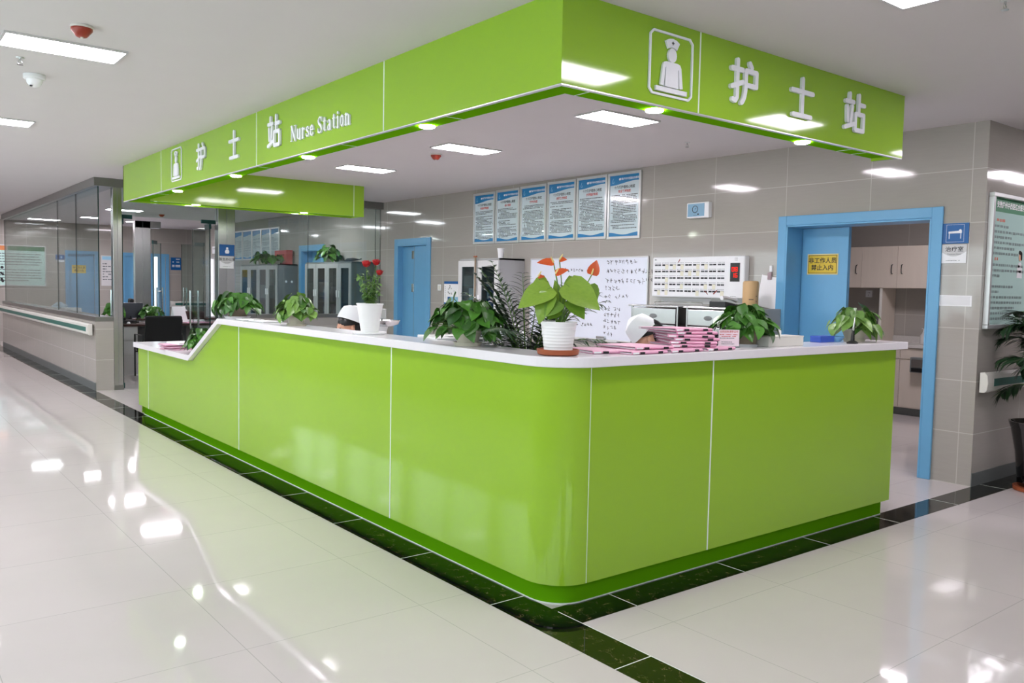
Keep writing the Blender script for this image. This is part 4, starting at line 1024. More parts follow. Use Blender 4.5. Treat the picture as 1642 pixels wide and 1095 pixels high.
m = MB(); m.stroke([(.67, .065), (.705, .035)], .007, .0772, .0782); m.stroke([(.775, .04), (.81, .07)], .011, .0772, .0782); m.stroke([(.34, .34), (.355, .365)], .008, .0772, .0782); m.build('red_pegs', mat('dark_red_plastic', '#8c2f28', .5), cp)
MB().box(.955, .155, .0752, 1.06, .325, .078).build('display_window', BLACKP, cp)
SEG = {'8': 'abcdefg', '1': 'bc', '6': 'acdefg', '0': 'abcdef', '5': 'acdfg', '3': 'abcdg'}
dg = MB()
def digit(ch, x, y, w_, h_):
    g = {'a': [(0, 1), (1, 1)], 'b': [(1, 1), (1, .5)], 'c': [(1, .5), (1, 0)], 'd': [(0, 0), (1, 0)], 'e': [(0, .5), (0, 0)], 'f': [(0, 1), (0, .5)], 'g': [(0, .5), (1, .5)]}
    for k in SEG[ch]: dg.stroke([(x+a*w_, y+b*h_) for a, b in g[k]], .0065, .0781, .0788, 3)
for k, ch in enumerate('08'): digit(ch, .975+k*.036, .250, .022, .034)
for k, ch in enumerate('16'): digit(ch, .975+k*.036, .195, .022, .034)
dg.build('red_digits', REDLED, cp)
m = MB(); dashes(m, .03, .085, .37, 1, .01, .01, .0757, rnd); dashes(m, .965, 1.03, .02, 1, .01, .004, .0757, rnd); m.build('maker_mark', GINK, cp)
m = MB()
for i in range(4):
    for j in range(3): m.rect(1.0+j*.012, .345+i*.008, 1.007+j*.012, .349+i*.008, .0757)
m.build('speaker_slots', GREYC, cp)

# boxed clock
ck = wall_thing('wall_clock', 'small white wall box with a blue face and black ring, right of the posters', 'clock', (B, 2.765, 2.088)); w, h = .265, .148
MB().box(0, 0, .001, w, h, .055).build('case', WHITE, ck, bevel=.008); MB().box(.015, .015, .055, w-.05, h-.012, .057).build('face', mat('pale_blue_face', '#7fa9c4', .3), ck)
m = MB(); m.stroke([(.105+.032*math.cos(t*PI/12), .083+.032*math.sin(t*PI/12)) for t in range(25)], .006, .0571, .0578, 3); m.stroke([(.105, .083), (.118, .095)], .004, .0571, .0578); m.build('ring', INK, ck)
m = MB(); m.stroke([(.14, .035), (.146, .035)], .013, .0571, .0578); m.build('knob_mark', INK, ck); m = MB(); dashes(m, .085, .13, .028, 1, .01, .004, .0573, random.Random(2)); m.build('small_print', GINK, ck)

# room sign of the treatment room
def room_sign(label, loc, face, cn, en, icon, w=.19, hb=.10, hs=.135):
    o = wall_thing('room_sign', label, 'sign', loc, face)
    MB().box(0, hs+.006, .001, w, hs+.006+hb, .008).build('blue_plate', BLUEDK, o, bevel=.001)
    MB().box(0, 0, .001, w*.95, hs, .006).build('white_plate', WHITE, o, bevel=.001)
    m = MB(); cx, cy = w*.5, hs+.006+hb*.5; icon(m, cx, cy, hb); m.build('icon', LETTER, o)
    gp = MB(); gp.flat([(w*.95*i/14, hs*.62-hs*.26*math.sin(PI*i/14)) for i in range(15)]+[(w*.95, hs), (0, hs)], .0064); gp.build('grey_arc', LGREY, o)
    m = MB(); text(m, cn, w*.5, hs*.73, .04, .0068, 1.1, .012); m.build('chinese_name', INK, o)
    m = MB(); text(m, en, w*.5, hs*.48, .014, .0068, 1.0, .005); m.build('english_name', GINK, o)
    m = MB(); dashes(m, w*.2, w*.75, hs*.16, 1, .01, .005, .0068, random.Random(6)); m.build('small_print', GINK, o)
    return o
def bed_icon(m, cx, cy, hb):
    s = hb*.42
    m.stroke([(cx-s, cy-s), (cx+s, cy-s), (cx+s, cy+s), (cx-s, cy+s), (cx-s, cy-s)], .0016, .0081, .0086, 2)
    m.prism([(cx-s*.75, cy+.0*s), (cx+s*.75, cy+.0*s), (cx+s*.75, cy+.3*s), (cx-s*.75, cy+.22*s)], .0081, .0088)
    m.stroke([(cx-s*.65, cy), (cx-s*.65, cy-s*.6)], .005, .0081, .0088); m.stroke([(cx+s*.65, cy), (cx+s*.65, cy-s*.6)], .005, .0081, .0088); m.stroke([(cx+s*.55, cy+.32*s), (cx+s*.6, cy+.32*s)], .016, .0081, .0088)
room_sign('blue and white room sign with a bed icon beside the treatment room door', (B, .356, 1.634), '-x', '治疗室', 'Treatment Room', bed_icon, .192, .15, .138)
o = wall_thing('paper_strip', 'blank white paper strip taped to the wall below the treatment room sign', 'notice', (B, .358, 1.318)); MB().box(0, 0, .0008, .238, .08, .003).build('sheet', PAPER, o); m = MB(); m.rect(.012, .008, .226, .072, .0034); m.build('printed_area', mat('pale_print', '#e1e2e4', .7), o)
# yellow no-entry sign on the treatment room door
o = wall_thing('warning_sign', 'yellow sign with black Chinese characters on the blue treatment room door', 'sign', (B+.205, 1.600, 1.556)); w, h = .292, .178
MB().box(0, 0, .001, w, h, .004).build('plate', mat('cream_edge', '#dccf9a', .4), o)
m = MB(); m.box(.008, .008, .004, w-.008, h-.008, .005); m.build('yellow_face', YEL, o)
m = MB(); m.stroke([(.013, .013), (w-.013, .013), (w-.013, h-.013), (.013, h-.013), (.013, .013)], .004, .005, .0056, 3); m.build('border_line', BROWN, o)
m = MB(); text(m, '非工作人员', w*.5, h*.66, .052, .0058, 1.02, .018); text(m, '禁止入内', w*.5, h*.32, .052, .0058, 1.02, .018); m.build('lettering', INK, o)
# light switch and infographic
o = wall_thing('light_switch', 'white light switch on the back wall right of the small blue door', 'switch', (B, 7.205, 1.33)); MB().box(0, 0, .001, .086, .086, .01).build('plate', WHITE, o, bevel=.003); MB().box(.02, .015, .01, .066, .071, .014).build('rocker', OFFW, o, bevel=.002)
o = wall_thing('health_notice', 'blue and white printed notice on the back wall left of the white filing cabinet', 'notice', (B, 7.05, 1.14)); w, h = .36, .32
MB().box(0, 0, .0008, w, h, .003).build('sheet', PAPER, o)
m = MB(); m.rect(0, h-.035, w, h, .0034); m.rect(0, .0, w, .03, .0034); m.rect(.09, .04, .16, .11, .0034); m.build('blue_bands', BLUEDK, o); m = MB(); m.rect(.17, .04, .35, .11, .0034); m.build('pale_blue_block', BLUELT, o)
m = MB(); rnd = random.Random(8)
for i in range(8): x, y = rnd.uniform(.1, .33), rnd.uniform(.13, .26); m.stroke([(x, y), (x+rnd.uniform(-.02, .02), y+rnd.uniform(-.02, .02))], .012, .0034, .0038)
for i in range(7): m.rect(.025, .09+i*.025, .035, .1+i*.025, .0036)
m.build('drawings', INK, o)

# filing cabinets with glazed doors
def glazed_cabinet(name, label, y1, y2, top, x0, doors, mid=GREYC, side=GREYC, group=None, bottom=0.0):
    """front at x0, back against the wall; y1 is the left end seen from the station"""
    o = thing(name, label, 'cabinet', (x0, y1, bottom), 0, group); w = y1-y2; d = B-x0-.003; h = top-bottom; t = .02
    m = MB(); m.box(.02, -t, 0, d, 0, h); m.box(.02, -w, 0, d, -w+t, h); m.box(.02, -w, h-t, d, 0, h); m.box(.02, -w+t, .05, d, -t, .07); m.box(d-t, -w+t, .07, d, -t, h-t); m.box(.05, -w+t, 0, .07, -t, .05)
    for z in (h*.45, h*.63, h*.81): m.box(.03, -w+t, z-.009, d-t, -t, z+.009)
    m.build('body', side, o)
    n = len(doors); dw = w/n
    for i in range(n):
        a = -i*dw-.003; b = -(i+1)*dw+.003; kid = doors[i]; zt = h-.025; zm = h*.42
        dm = MB(); s = .075
        for u0, u1, z0, z1 in ((a, a-s, zm, zt), (b+s, b, zm, zt), (a-s, b+s, zt-s, zt), (a-s, b+s, zm, zm+s)): dm.box(0, u0, z0, .019, u1, z1)
        do = dm.build('glazed_door', mid, o); MB().box(.008, a-s+.003, zm+s-.003, .012, b+s-.003, zt-s+.003).build('glass_pane', GLASSC, do)
        hy = b+.035 if i % 2 == 0 else a-.035
        MB().box(-.022, hy-.012, h*.68, 0.0, hy+.012, h*.68+.11).build('handle', WHITE, do, bevel=.005)
        ld = MB().box(0, a, .055, .019, b, zm-.006).build('lower_door', mid, o); MB().box(-.015, hy-.01, zm-.16, 0.0, hy+.01, zm-.06).build('handle', WHITE, ld, bevel=.004)
    return o
glazed_cabinet('filing_cabinet', 'light grey filing cabinet with two glazed doors behind the parlour palm in the station', 6.135, 5.30, 1.738, 3.691, [1, 1], LGREY, mat('mid_grey_cabinet', '#a9a9a9', .4))
def row_of_files(x, ya, yb, z, h, m, label, name='binder', n=4, group=None):
    for i in range(n):
        y = ya+(yb-ya)*(i+.5)/n; t = abs(yb-ya)/n*.9
        o = thing(name, label % (['first', 'second', 'third', 'fourth', 'fifth'][i]), 'binder', (x, y, z), 0, group)
        MB().box(0, -t/2, 0, .2, t/2, h).build('cover', m, o, bevel=.002); MB().box(-.001, -t/3, h*.55, .001, t/3, h*.85).build('spine_label', PAPER, o)
row_of_files(3.76, 5.62, 5.38, 1.738*.63+.0095, .26, CBLUE, '%s blue binder from the left behind the glass of the light grey filing cabinet', n=4, group='blue binders in the station cabinet')
row_of_files(3.76, 6.0, 5.82, 1.738*.63+.0095, .27, PAPER, '%s white binder from the left behind the glass of the light grey filing cabinet', n=2, group='white binders in the station cabinet')
o = thing('paper_cup', 'white paper cup on top of the light grey filing cabinet', 'cup', (3.80, 5.40, 1.7385)); MB().lathe([(.028, 0), (.03, .004), (.042, .11), (.044, .112), (.044, .118), (.040, .118), (.03, .008), (.002, .008)], 22).build('cup_body', PAPER, o, True)
o = thing('padlock_bar', 'thin brown locking bar between the doors of the light grey filing cabinet', 'bar', (3.667, 5.735, .9)); MB().tube([(0, 0, 0), (0, 0, .86)], .011, 10).build('rod', mat('brass_brown', '#8d7a66', .4, .5), o, True)
m = MB(); m.tube([(0, -.03, .86), (0, .03, .86)], .009, 8); m.build('hook', TERRA, o, True)

# stainless trolleys
def trolley(label, y1, y2, loc_x=3.70):
    o = thing('medical_trolley', label, 'trolley', (loc_x, y1, 0), 0, 'stainless record trolleys'); w = y1-y2; d = .36; h = 1.235
    fr = MB()
    for x in (.015, d-.015):
        for y in (-.015, -w+.015): fr.tube([(x, y, .10), (x, y, h)], .012, 10)
    for z in (.2, .62): fr.box(.01, -w+.01, z, d-.01, -.01, z+.012)
    fr.build('frame', STEEL, o, True)
    MB().box(-.015, -w-.015, h, d+.01, .015, h+.016).build('top_tray', STEEL, o, bevel=.005)
    r = MB(); r.tube([(d-.01, .0, h+.016), (d-.01, .0, h+.045), (d-.01, -w, h+.045), (d-.01, -w, h+.016)], .005, 8); r.build('guard_rail', CHROME, o, True)
    dr = MB().box(.0, -w+.03, h-.155, d-.02, -.03, h-.012).build('drawer', STEEL, o, bevel=.004)
    MB().lathe([(.048, 0), (.044, .004), (.02, .006), (.001, .006)], 20, (0, 0, 0), True, 1, .45).build('handle', GREYCD, dr, True).matrix_local = Matrix.Translation((-.0005, -w/2, h-.085)) @ FACE['-x'].to_4x4()
    MB().box(.0, -w+.03, h-.215, d-.02, -.03, h-.165).build('lower_panel', STEEL, o, bevel=.003)
    for k in range(3):
        a = -.03-(w-.06)*k/3; b = -.03-(w-.06)*(k+1)/3+.01
        MB().box(.03, b, .633, d-.03, a, h-.23).build('bin', BLACKP, o, bevel=.004)
    for x in (.02, d-.02):
        for y in (-.02, -w+.02):
            c = MB(); c.lathe([(.035, -.012), (.035, .012)], 16); c.M = Matrix(); cc = c.build('caster', BLACKP, o, True); cc.matrix_local = Matrix.Translation((x, y, .036)) @ Matrix.Rotation(PI/2, 4, 'X')
            MB().tube([(x, y, .036), (x, y, .102)], .009, 8).build('caster_stem', CHROME, o, True)
    return o
trolley('stainless steel trolley with a drawer on the left, behind the nurse cap', 3.15, 2.545)
trolley('stainless steel trolley with a drawer on the right, carrying the telephone', 2.46, 1.93)
o = thing('telephone', 'white and grey desk telephone on the right stainless trolley', 'telephone', (3.84, 2.13, 1.2515), PI/2)
m = MB(); m.add([(-.09, -.10, 0), (.09, -.10, 0), (.09, .10, 0), (-.09, .10, 0), (-.09, -.10, .025), (.09, -.10, .025), (.09, .10, .055), (-.09, .10, .055)], [(3,2,1,0),(4,5,6,7),(0,1,5,4),(1,2,6,5),(2,3,7,6),(3,0,4,7)]); m.build('phone_body', BLACKP, o, bevel=.006)
m = MB(); m.tube([(-.055, -.10, .06), (-.055, -.06, .072), (-.055, .06, .09), (-.055, .11, .085)], [.02, .014, .014, .02], 10); m.build('handset', WHITE, o, True); MB().add([(.0, -.085, .031), (.08, -.085, .031), (.08, .08, .056), (.0, .08, .056)], [(0, 1, 2, 3)]).build('keypad', OFFW, o)
o = thing('remote_slip', 'white paper slip lying on the right stainless trolley beside the telephone', 'paper', (3.74, 2.34, 1.2515), .2); MB().box(-.03, -.07, 0, .03, .07, .004).build('sheet', PAPER, o)
o = thing('side_locker', 'narrow grey locker between the right trolley and the treatment room door', 'locker', (3.74, 1.908, 0)); MB().box(0, -.21, 0, .33, 0, 1.25).build('body', GREYC, o, bevel=.004); MB().box(-.012, -.205, .03, -.0005, -.115, 1.24).build('door', GREYC, o, bevel=.002); MB().box(-.012, -.11, .03, -.0005, -.005, 1.24).build('door', GREYC, o, bevel=.002); MB().box(-.02, -.13, .8, -.012, -.12, .95).build('handle', GREYCD, o)
o = thing('canister', 'tan cardboard canister with dark printing on the narrow grey locker', 'canister', (3.85, 1.86, 1.2505)); MB().lathe([(.066, 0), (.068, .004), (.068, .222), (.062, .236), (.045, .24), (.002, .24)], 28).build('tube', TAN, o, True)
m = MB(); A0 = PI+math.radians(30)
for z, t0, t1, hh in ((.075, -.1, .5, .006),): 
    vs = [(.0685*math.cos(A0+t0+(t1-t0)*i/8), .0685*math.sin(A0+t0+(t1-t0)*i/8), z+k) for k in (0, hh) for i in range(9)]; m.add(vs, [(i, i+1, 10+i, 9+i) for i in range(8)])
for z in (.03, .055, .10):
    vs = [(.0685*math.cos(A0+.85+.1*i/3), .0685*math.sin(A0+.85+.1*i/3), z+k) for k in (0, .012) for i in range(4)]; m.add(vs, [(i, i+1, 5+i, 4+i) for i in range(3)])
m.build('print', INK, o)
o = wall_thing('hanging_papers', 'white papers clipped together hanging tilted from a hook beside the blue door frame', 'papers', (B, 1.965, 1.255))
MB(Matrix.Rotation(-.17, 4, 'Z')).box(.0, .02, .004, .205, .30, .010).build('sheets', PAPER, o); MB(Matrix.Rotation(-.17, 4, 'Z')).box(.2052, .02, .003, .212, .30, .009).build('backing_board', GREYCD, o)
MB().box(.115, .25, .010, .155, .315, .022).build('clip', mat('mauve_clip', '#a48e94', .5), o, bevel=.003); MB().box(.125, .32, .001, .155, .375, .012).build('hook', WHITE, o, bevel=.003)
o = wall_thing('wall_paper_strip', 'pale paper taped on the back wall below the call panel', 'notice', (B, 3.10, 1.27)); MB().box(0, 0, .0008, .62, .05, .002).build('sheet', mat('grey_paper', '#d4d3d3', .7), o)

# ================================================================ RIGHT WALL
rp = wall_thing('notice_board', 'large framed teal notice board with a green header on the right wall behind the palm', 'notice board', (4.135, CY, 1.158), '-y'); w, h = 1.55, .985
m = MB()
for x0, x1, ya, yb in ((0, w, 0, .03), (0, w, h-.03, h), (0, .03, .03, h-.03), (w-.03, w, .03, h-.03)): m.box(x0, ya, .001, x1, yb, .04)
m.build('frame', ALU, rp, bevel=.004); MB().box(.028, .028, .002, w-.028, h-.028, .012).build('sheet', SHEETG, rp)
a, b, c, d = .03, w-.03, .03, h-.03
m = MB(); m.flat([(a, d-.10), (.60, d-.10), (.645, d), (a, d)], .0126); m.build('green_header', GREENP, rp)
m = MB(); m.flat([(.61, d-.10), (b, d-.10), (b, d), (.655, d)], .0126); m.build('orange_header', ORANGE, rp)
m = MB(); text(m, '安徽庐州中西医结合医院', .36, d-.05, .05, .0132, .9, .02); m.build('header_lettering', PAPER, rp)
m = MB(); m.stroke([(.062, d-.05), (.064, d-.05)], .055, .0127, .0132); mk = m.build('emblem', WHITE, rp); m = MB(); m.stroke([(.062, d-.065), (.062, d-.04), (.07, d-.032)], .012, .0133, .0137); m.build('emblem_mark', BLUEMID, mk)
rnd = random.Random(50); m = MB(); r2 = MB()
y = d-.15
for sec, n in ((0, 6), (1, 11)):
    dashes(r2, a+.09, a+.24, y, 1, .03, .022, .0132, random.Random(sec+3), 1); y -= .045
    for i in range(n):
        x1 = .66 if not (sec == 1 and 2 <= i <= 5) else .47
        dashes(m, a+.03+(.03 if i % 3 == 0 else 0), x1-(rnd.uniform(.1, .4) if i % 3 == 2 else 0), y, 1, .03, .02, .0132, rnd, .95); y -= .0395
for col in (.74, 1.13):
    y = d-.15
    dashes(r2, col+.05, col+.2, y, 1, .03, .022, .0132, random.Random(9), 1); dashes(m, col, col+.34, y-.045, 16, .0395, .02, .0132, rnd, .95, .03)
m.build('body_lines', mat('pale_grey_ink', '#7f908e', .6), rp); r2.build('section_titles', mat('pale_red_ink', '#cf8372', .6), rp)
pf = MB(); pf.flat([(.52, .38), (.62, .38), (.615, .46), (.59, .5), (.55, .5), (.525, .46)], .0132); po = pf.build('portrait_print', WHITE, rp)
m = MB(); m.stroke([(.57, .535), (.57, .55)], .05, .0133, .0136); m.build('portrait_face', SKIN, po); m = MB(); m.stroke([(.555, .575), (.588, .565), (.592, .53)], .03, .0137, .0139); m.build('portrait_hair', HAIR, po)
def handrail(name, label, M_, L, parent_loc):
    o = thing(name, label, 'handrail', parent_loc); o.rotation_euler = M_.to_euler()
    # profile along local X; Y up, Z out
    pr = [(-.07, .02), (-.07, .05), (-.055, .068), (-.02, .074), (.02, .074), (.055, .068), (.07, .05), (.07, .02)]
    vs = []; n = len(pr)
    for x in (0, L):
        for y, z in pr: vs.append((x, y, z))
    MB().add(vs, [tuple(range(n-1, -1, -1)), tuple(range(n, 2*n))]+[(i, (i+1) % n, n+(i+1) % n, n+i) for i in range(n)]).build('rail_cover', RAILW, o)
    MB().box(.09, -.028, .066, L-.09, .028, .0758).build('green_strip', RAILG, o, bevel=.002)
    for x in (.0, L): 
        e = MB()
        m_ = [(.02, -.072), (.052, -.072), (.07, -.055), (.077, 0), (.07, .055), (.052, .072), (.02, .072)]
        vs = [(x-.02 if x == 0 else x-.06, y, z) for z, y in m_]+[(x+.06 if x == 0 else x+.02, y, z) for z, y in m_]; k = len(m_)
        e.add(vs, [tuple(range(k)), tuple(range(2*k-1, k-1, -1))]+[(i, k+i, k+(i+1) % k, (i+1) % k) for i in range(k)])
        e.build('end_cap', RAILW, o)
    b = MB()
    for i in range(max(2, int(L/1.2))): x = .25+i*(L-.5)/max(1, int(L/1.2)-1); b.box(x-.02, -.03, .001, x+.02, .03, .022)
    b.build('brackets', GREYCD, o)
    return o
handrail('handrail', 'white handrail with a green strip on the right wall behind the palm pot', FACE['-y'], 3.4, (4.125, CY, .77))
handrail('handrail', 'long white handrail with a green strip on the tiled dwarf wall of the left corridor', FACE['-x'], 8.1, (CX, 16.95, .765))
handrail('handrail', 'short white handrail with a green strip on the far wall seen through the glass doors', FACE['-y'], 2.4, (3.74, FAR, .835))

# ================================================================ TREATMENT ROOM
tc = thing('base_cabinet', 'cream base cabinet with a stone counter inside the treatment room', 'cabinet', (7.24, 4.38, 0)); w = 4.38-.9
m = MB(); m.box(.02, -w, .09, .55, 0, .79); m.build('body', CREAM, tc); MB().box(.06, -w, 0, .55, 0, .09).build('plinth', GREYCD, tc)
MB().box(-.02, -w, .79, .555, 0, .825).build('counter_slab', mat('speckled_stone', '#c9c5c0', .2, var=.1, scale=80), tc, bevel=.004)
MB().box(.53, -w, .825, .55, 0, .90).build('upstand', mat('speckled_stone', '#c9c5c0'), tc)
for y in [4.38-.43*k for k in range(0, 8)]:
    a = y-4.38-.003; b = a-.424
    MB().box(.0, b, .66, .019, a, .785).build('drawer_front', CREAM, tc, bevel=.002)
    MB().box(.0, b, .10, .019, a, .65).build('door', CREAM, tc, bevel=.002)
o = thing('sharps_dispenser', 'grey metal dispenser fixed low on the cream base cabinet beside the blue frame', 'dispenser', (7.238, 2.06, .52)); MB().box(-.10, -.18, 0, -.001, 0, .17).build('housing', GREYCD, o, bevel=.005); MB().box(-.104, -.16, .01, -.1005, -.02, .05).build('slot', BLACKP, o); MB().box(-.106, -.16, .06, -.1005, -.02, .15).build('cover_plate', STEEL, o)
uc = thing('wall_cabinet', 'cream wall cupboards with dark handles inside the treatment room', 'cabinet', (7.45, 4.38, 1.475))
MB().box(.02, -w, 0, .345, 0, .50).build('body', CREAM, uc)
ys = [4.38, 3.78, 3.32, 2.87, 2.42, 1.97, 1.52, 1.0]
for i in range(len(ys)-1):
    dd = MB().box(0, ys[i+1]-4.38+.002, .002, .019, ys[i]-4.38-.002, .498).build('door', CREAM, uc, bevel=.002)
    hy = (ys[i+1]+.06 if i in (2, 3, 5) else ys[i]-.06)-4.38
    if i == 2: hy = ys[3]+.06-4.38
    m = MB(); m.tube([(0, hy, .17), (-.022, hy, .18), (-.028, hy, .225), (-.022, hy, .27), (0, hy, .28)], .0055, 8); m.build('handle', BLACKP, dd, True)
o = thing('end_panel', 'cream upright panel under the wall cupboards in the treatment room', 'panel', (7.47, 2.60, .8255)); MB().box(0, 0, 0, .32, .03, .649).build('board', CREAM, o); MB().box(-.004, -.002, 0, -.0002, .032, .649).build('edge_strip', OFFW, o)
o = wall_thing('wall_socket', 'white wall socket under the cupboards in the treatment room', 'socket', (7.8, 2.99, 1.36)); MB().box(0, 0, .001, .086, .086, .01).build('plate', WHITE, o, bevel=.003); m = MB(); m.rect(.03, .05, .036, .062, .0104); m.rect(.05, .05, .056, .062, .0104); m.rect(.035, .02, .039, .034, .0104); m.build('holes', INK, o)
o = thing('soap_bottle', 'clear pump bottle on the treatment room counter', 'bottle', (7.55, 2.12, .8255)); MB().lathe([(.034, 0), (.036, .004), (.036, .10), (.014, .125), (.014, .14), (.002, .14)], 20).build('bottle', mat('milky_plastic', '#d6d3d0', .2), o, True); m = MB(); m.tube([(0, 0, .14), (0, 0, .18), (-.035, 0, .182)], .005, 8); m.build('pump', WHITE, o, True)

# ================================================================ GLASS FRONT OF THE OFFICE
def column(label, x0, y0, x1, y1, h=2.545):
    o = thing('steel_column', label, 'column', ((x0+x1)/2, (y0+y1)/2, 0), 0); w, d = (x1-x0)/2, (y1-y0)/2
    MB().box(-w, -d, 0, w, d, h).build('cladding', STEEL, o, bevel=.004); MB().box(-w-.004, -d-.004, 0, w+.004, d+.004, .06).build('shoe', STEELG, o)
    MB().box(-.0015, -d-.0012, .06, .0015, -d+.001, h).build('fold_line', GREYCD, o)
    return o
column('shiny steel column at the near end of the tiled dwarf wall', .262, 8.76, .368, 8.87)
column('shiny steel column right of the office door, carrying the blue sign', 1.575, 8.76, 1.805, 8.90)
column('steel column farther back inside the office, seen through the glass door', 1.94, 14.50, 2.23, 14.62, 2.53)
def panes(label, axis, c, spans, z0, z1, cat='glass partition', seams=True):
    o = thing('glass_partition', label, cat, (0, 0, 0), 0)
    for a, b in spans:
        m = MB()
        if axis == 'x': m.box(c-.006, a, z0, c+.006, b, z1)
        else: m.box(a, c-.006, z0, b, c+.006, z1)
        p = m.build('glass_pane', GLASS, o)
        e = MB()
        for t in ((a, b) if axis == 'y' or a < 9 else (b,)):
            ww = .002 if t in (8.80, 4.0) else .0006
            if axis == 'x': e.box(c-.0066, t-ww, z0, c+.0066, t+ww, z1)
            else: e.box(t-ww, c-.0066, z0, t+ww, c+.0066, z1)
        e.build('glass_edge', EDGE, p)
    return o
panes('tall clear glass panes standing on the tiled dwarf wall along the left corridor', 'x', .105, [(8.80, 10.124), (10.126, 11.444), (11.446, 16.98)], .926, 2.544)
panes('clear glass front of the office between the signed steel column and the back wall', 'y', 8.84, [(1.81, 2.899), (2.901, 4.0), (4.002, 4.085)], .951, 2.544)
tr_ = panes('clear glass above the open office doors', 'y', 8.815, [(.372, 1.572)], 2.20, 2.544)
for a, b in ((.375, .50), (1.365, 1.556)): MB().box(a, 8.80, 2.165, b, 8.83, 2.215).build('pivot_patch', DARKG, tr_, bevel=.002)
def glass_door(label, x, y, w, side, rz):
    o = thing('glass_door', label, 'door', (x, y, 0), rz, 'frameless glass doors')
    g = MB().box(.02, -.006, .06, w, .006, 2.13).build('glass_pane', GLASS, o); e = MB(); e.box(.012, -.0075, .06, .022, .0075, 2.13); e.box(w-.002, -.0066, .06, w+.002, .0066, 2.13); e.build('glass_edge', EDGE, g)
    MB().box(0, -.016, .008, .17, .016, .075).build('bottom_patch', DARKG, o, bevel=.002); MB().box(0, -.016, 2.10, .20, .016, 2.17).build('top_patch', DARKG, o, bevel=.002)
    for s in (-1, 1):
        h = MB(); xh = w-.07; h.tube([(xh, s*.055, .72), (xh, s*.055, 1.26)], .014, 12); h.tube([(xh, 0, .80), (xh, s*.055, .80)], .007, 8); h.tube([(xh, 0, 1.18), (xh, s*.055, 1.18)], .007, 8); h.build('pull_handle', CHROME, o, True)
    return o
glass_door('open glass office door on the right with a tall pair of chrome handles', 1.50, 8.86, .80, 1, PI/2-.02)
glass_door('open glass office door on the left, edge-on beside the steel column', .395, 8.86, .56, 1, PI/2-.06)
glass_door('glass door at the back of the office beside the far steel column', 2.27, 14.52, .42, 1, .95)
glass_door('glass door at the back of the office in front of the far handrail', 3.25, 14.5, .48, 1, 2.35)
def doc_icon(m, cx, cy, hb):
    m.stroke([(cx, cy+.025), (cx+.001, cy+.025)], .03, .0081, .0088); m.prism([(cx-.022, cy-.045), (cx+.022, cy-.045), (cx+.03, cy-.02), (cx+.018, cy+.008), (cx-.018, cy+.008), (cx-.03, cy-.02)], .0081, .0088)
room_sign('blue and white doctors office sign on the steel column', (1.59, 8.757, 1.575), '-y', '医生办公室', "Doctor's Office", doc_icon, .2, .15, .165)

# ---- office furniture
glazed_cabinet('office_cabinet', 'grey office cabinet with four glazed doors nearest the glass front', 10.70, 9.035, 1.745, 3.691, [1, 1, 1, 1], GREYC, GREYCD, 'grey glazed office cabinets')
glazed_cabinet('office_cabinet', 'grey office cabinet with four glazed doors beyond the blue office door', 13.70, 11.885, 1.735, 3.691, [1, 1, 1, 1], GREYC, GREYCD, 'grey glazed office cabinets')
row_of_files(3.76, 10.15, 9.85, 1.745*.45+.0095, .27, CBLUE, '%s blue binder from the left on the lower shelf of the nearest grey office cabinet', n=3, group='blue binders in the office cabinet')
row_of_files(3.76, 10.15, 9.85, 1.745*.63+.0095, .24, CBLUE, '%s blue binder from the left on the middle shelf of the nearest grey office cabinet', n=3, group='blue binders in the office cabinet')
row_of_files(3.76, 12.9, 12.5, 1.735*.63+.0095, .25, PAPER, '%s white binder from the left on the middle shelf of the far grey office cabinet', n=4, group='white binders in the office cabinet')
o = thing('wall_vents', 'pair of small white round knobs on the end of the far grey office cabinet', 'knobs', (3.86, 11.881, 1.42)); 
for x in (0, .11):
    kk = MB().lathe([(.02, 0), (.022, .004), (.012, .02), (.001, .022)], 14).build('knob', WHITE, o, True); kk.matrix_local = Matrix.Translation((x, 0, 0)) @ FACE['-y'].to_4x4()
pothos('potted_pothos', 'dark pothos on top of the far grey office cabinet, left of the red box', (3.86, 13.0, 1.736), 0, 51, (.08, .06, .08, POTB), .42, .22, 40, .12, trail=.5)
pothos('potted_pothos', 'dark trailing pothos on the far grey office cabinet in front of the red box', (3.82, 12.22, 1.736), 0, 52, (.08, .06, .06, POTB), .46, .14, 36, .12, trail=.5)
pothos('potted_pothos', 'dark pothos on top of the nearest grey office cabinet', (3.86, 10.15, 1.746), 0, 53, (.08, .06, .07, POTB), .46, .26, 44, .13, trail=.5)
o = thing('red_box', 'red box on top of the far grey office cabinet behind a trailing plant', 'box', (3.98, 12.28, 1.7355)); MB().box(-.06, -.27, 0, .06, .27, .26).build('box_body', mat('red_card', '#b8433f', .5), o, bevel=.003)
m = MB(FACE['-x'].to_4x4()); dashes(m, -.18, .18, .19, 2, .06, .04, .0605, random.Random(2)); m.build('print', mat('dark_red_ink', '#7c2622', .6), o)
o = thing('umbrella', 'dark folded umbrella lying on the nearest grey office cabinet', 'umbrella', (3.85, 9.35, 1.7465)); MB().tube([(0, -.28, .03), (0, -.1, .035), (0, .1, .03), (0, .2, .02)], [.008, .026, .03, .012], 10).build('canopy', BLACK, o, True); MB().tube([(0, -.28, .03), (0, -.34, .04)], .01, 8).build('handle', BLACKP, o, True)
for i, (a, b) in enumerate([(15.13, 14.63), (14.62, 14.11), (14.10, 13.62), (13.61, 13.14), (13.13, 12.71)]):
    poster(['leftmost', 'second from left', 'middle', 'fourth from left', 'rightmost'][i]+' of five framed posters on the office back wall above the grey cabinet', a, b, 1.85, 2.46, 200+i, '', group='framed posters in the office', simple=True)
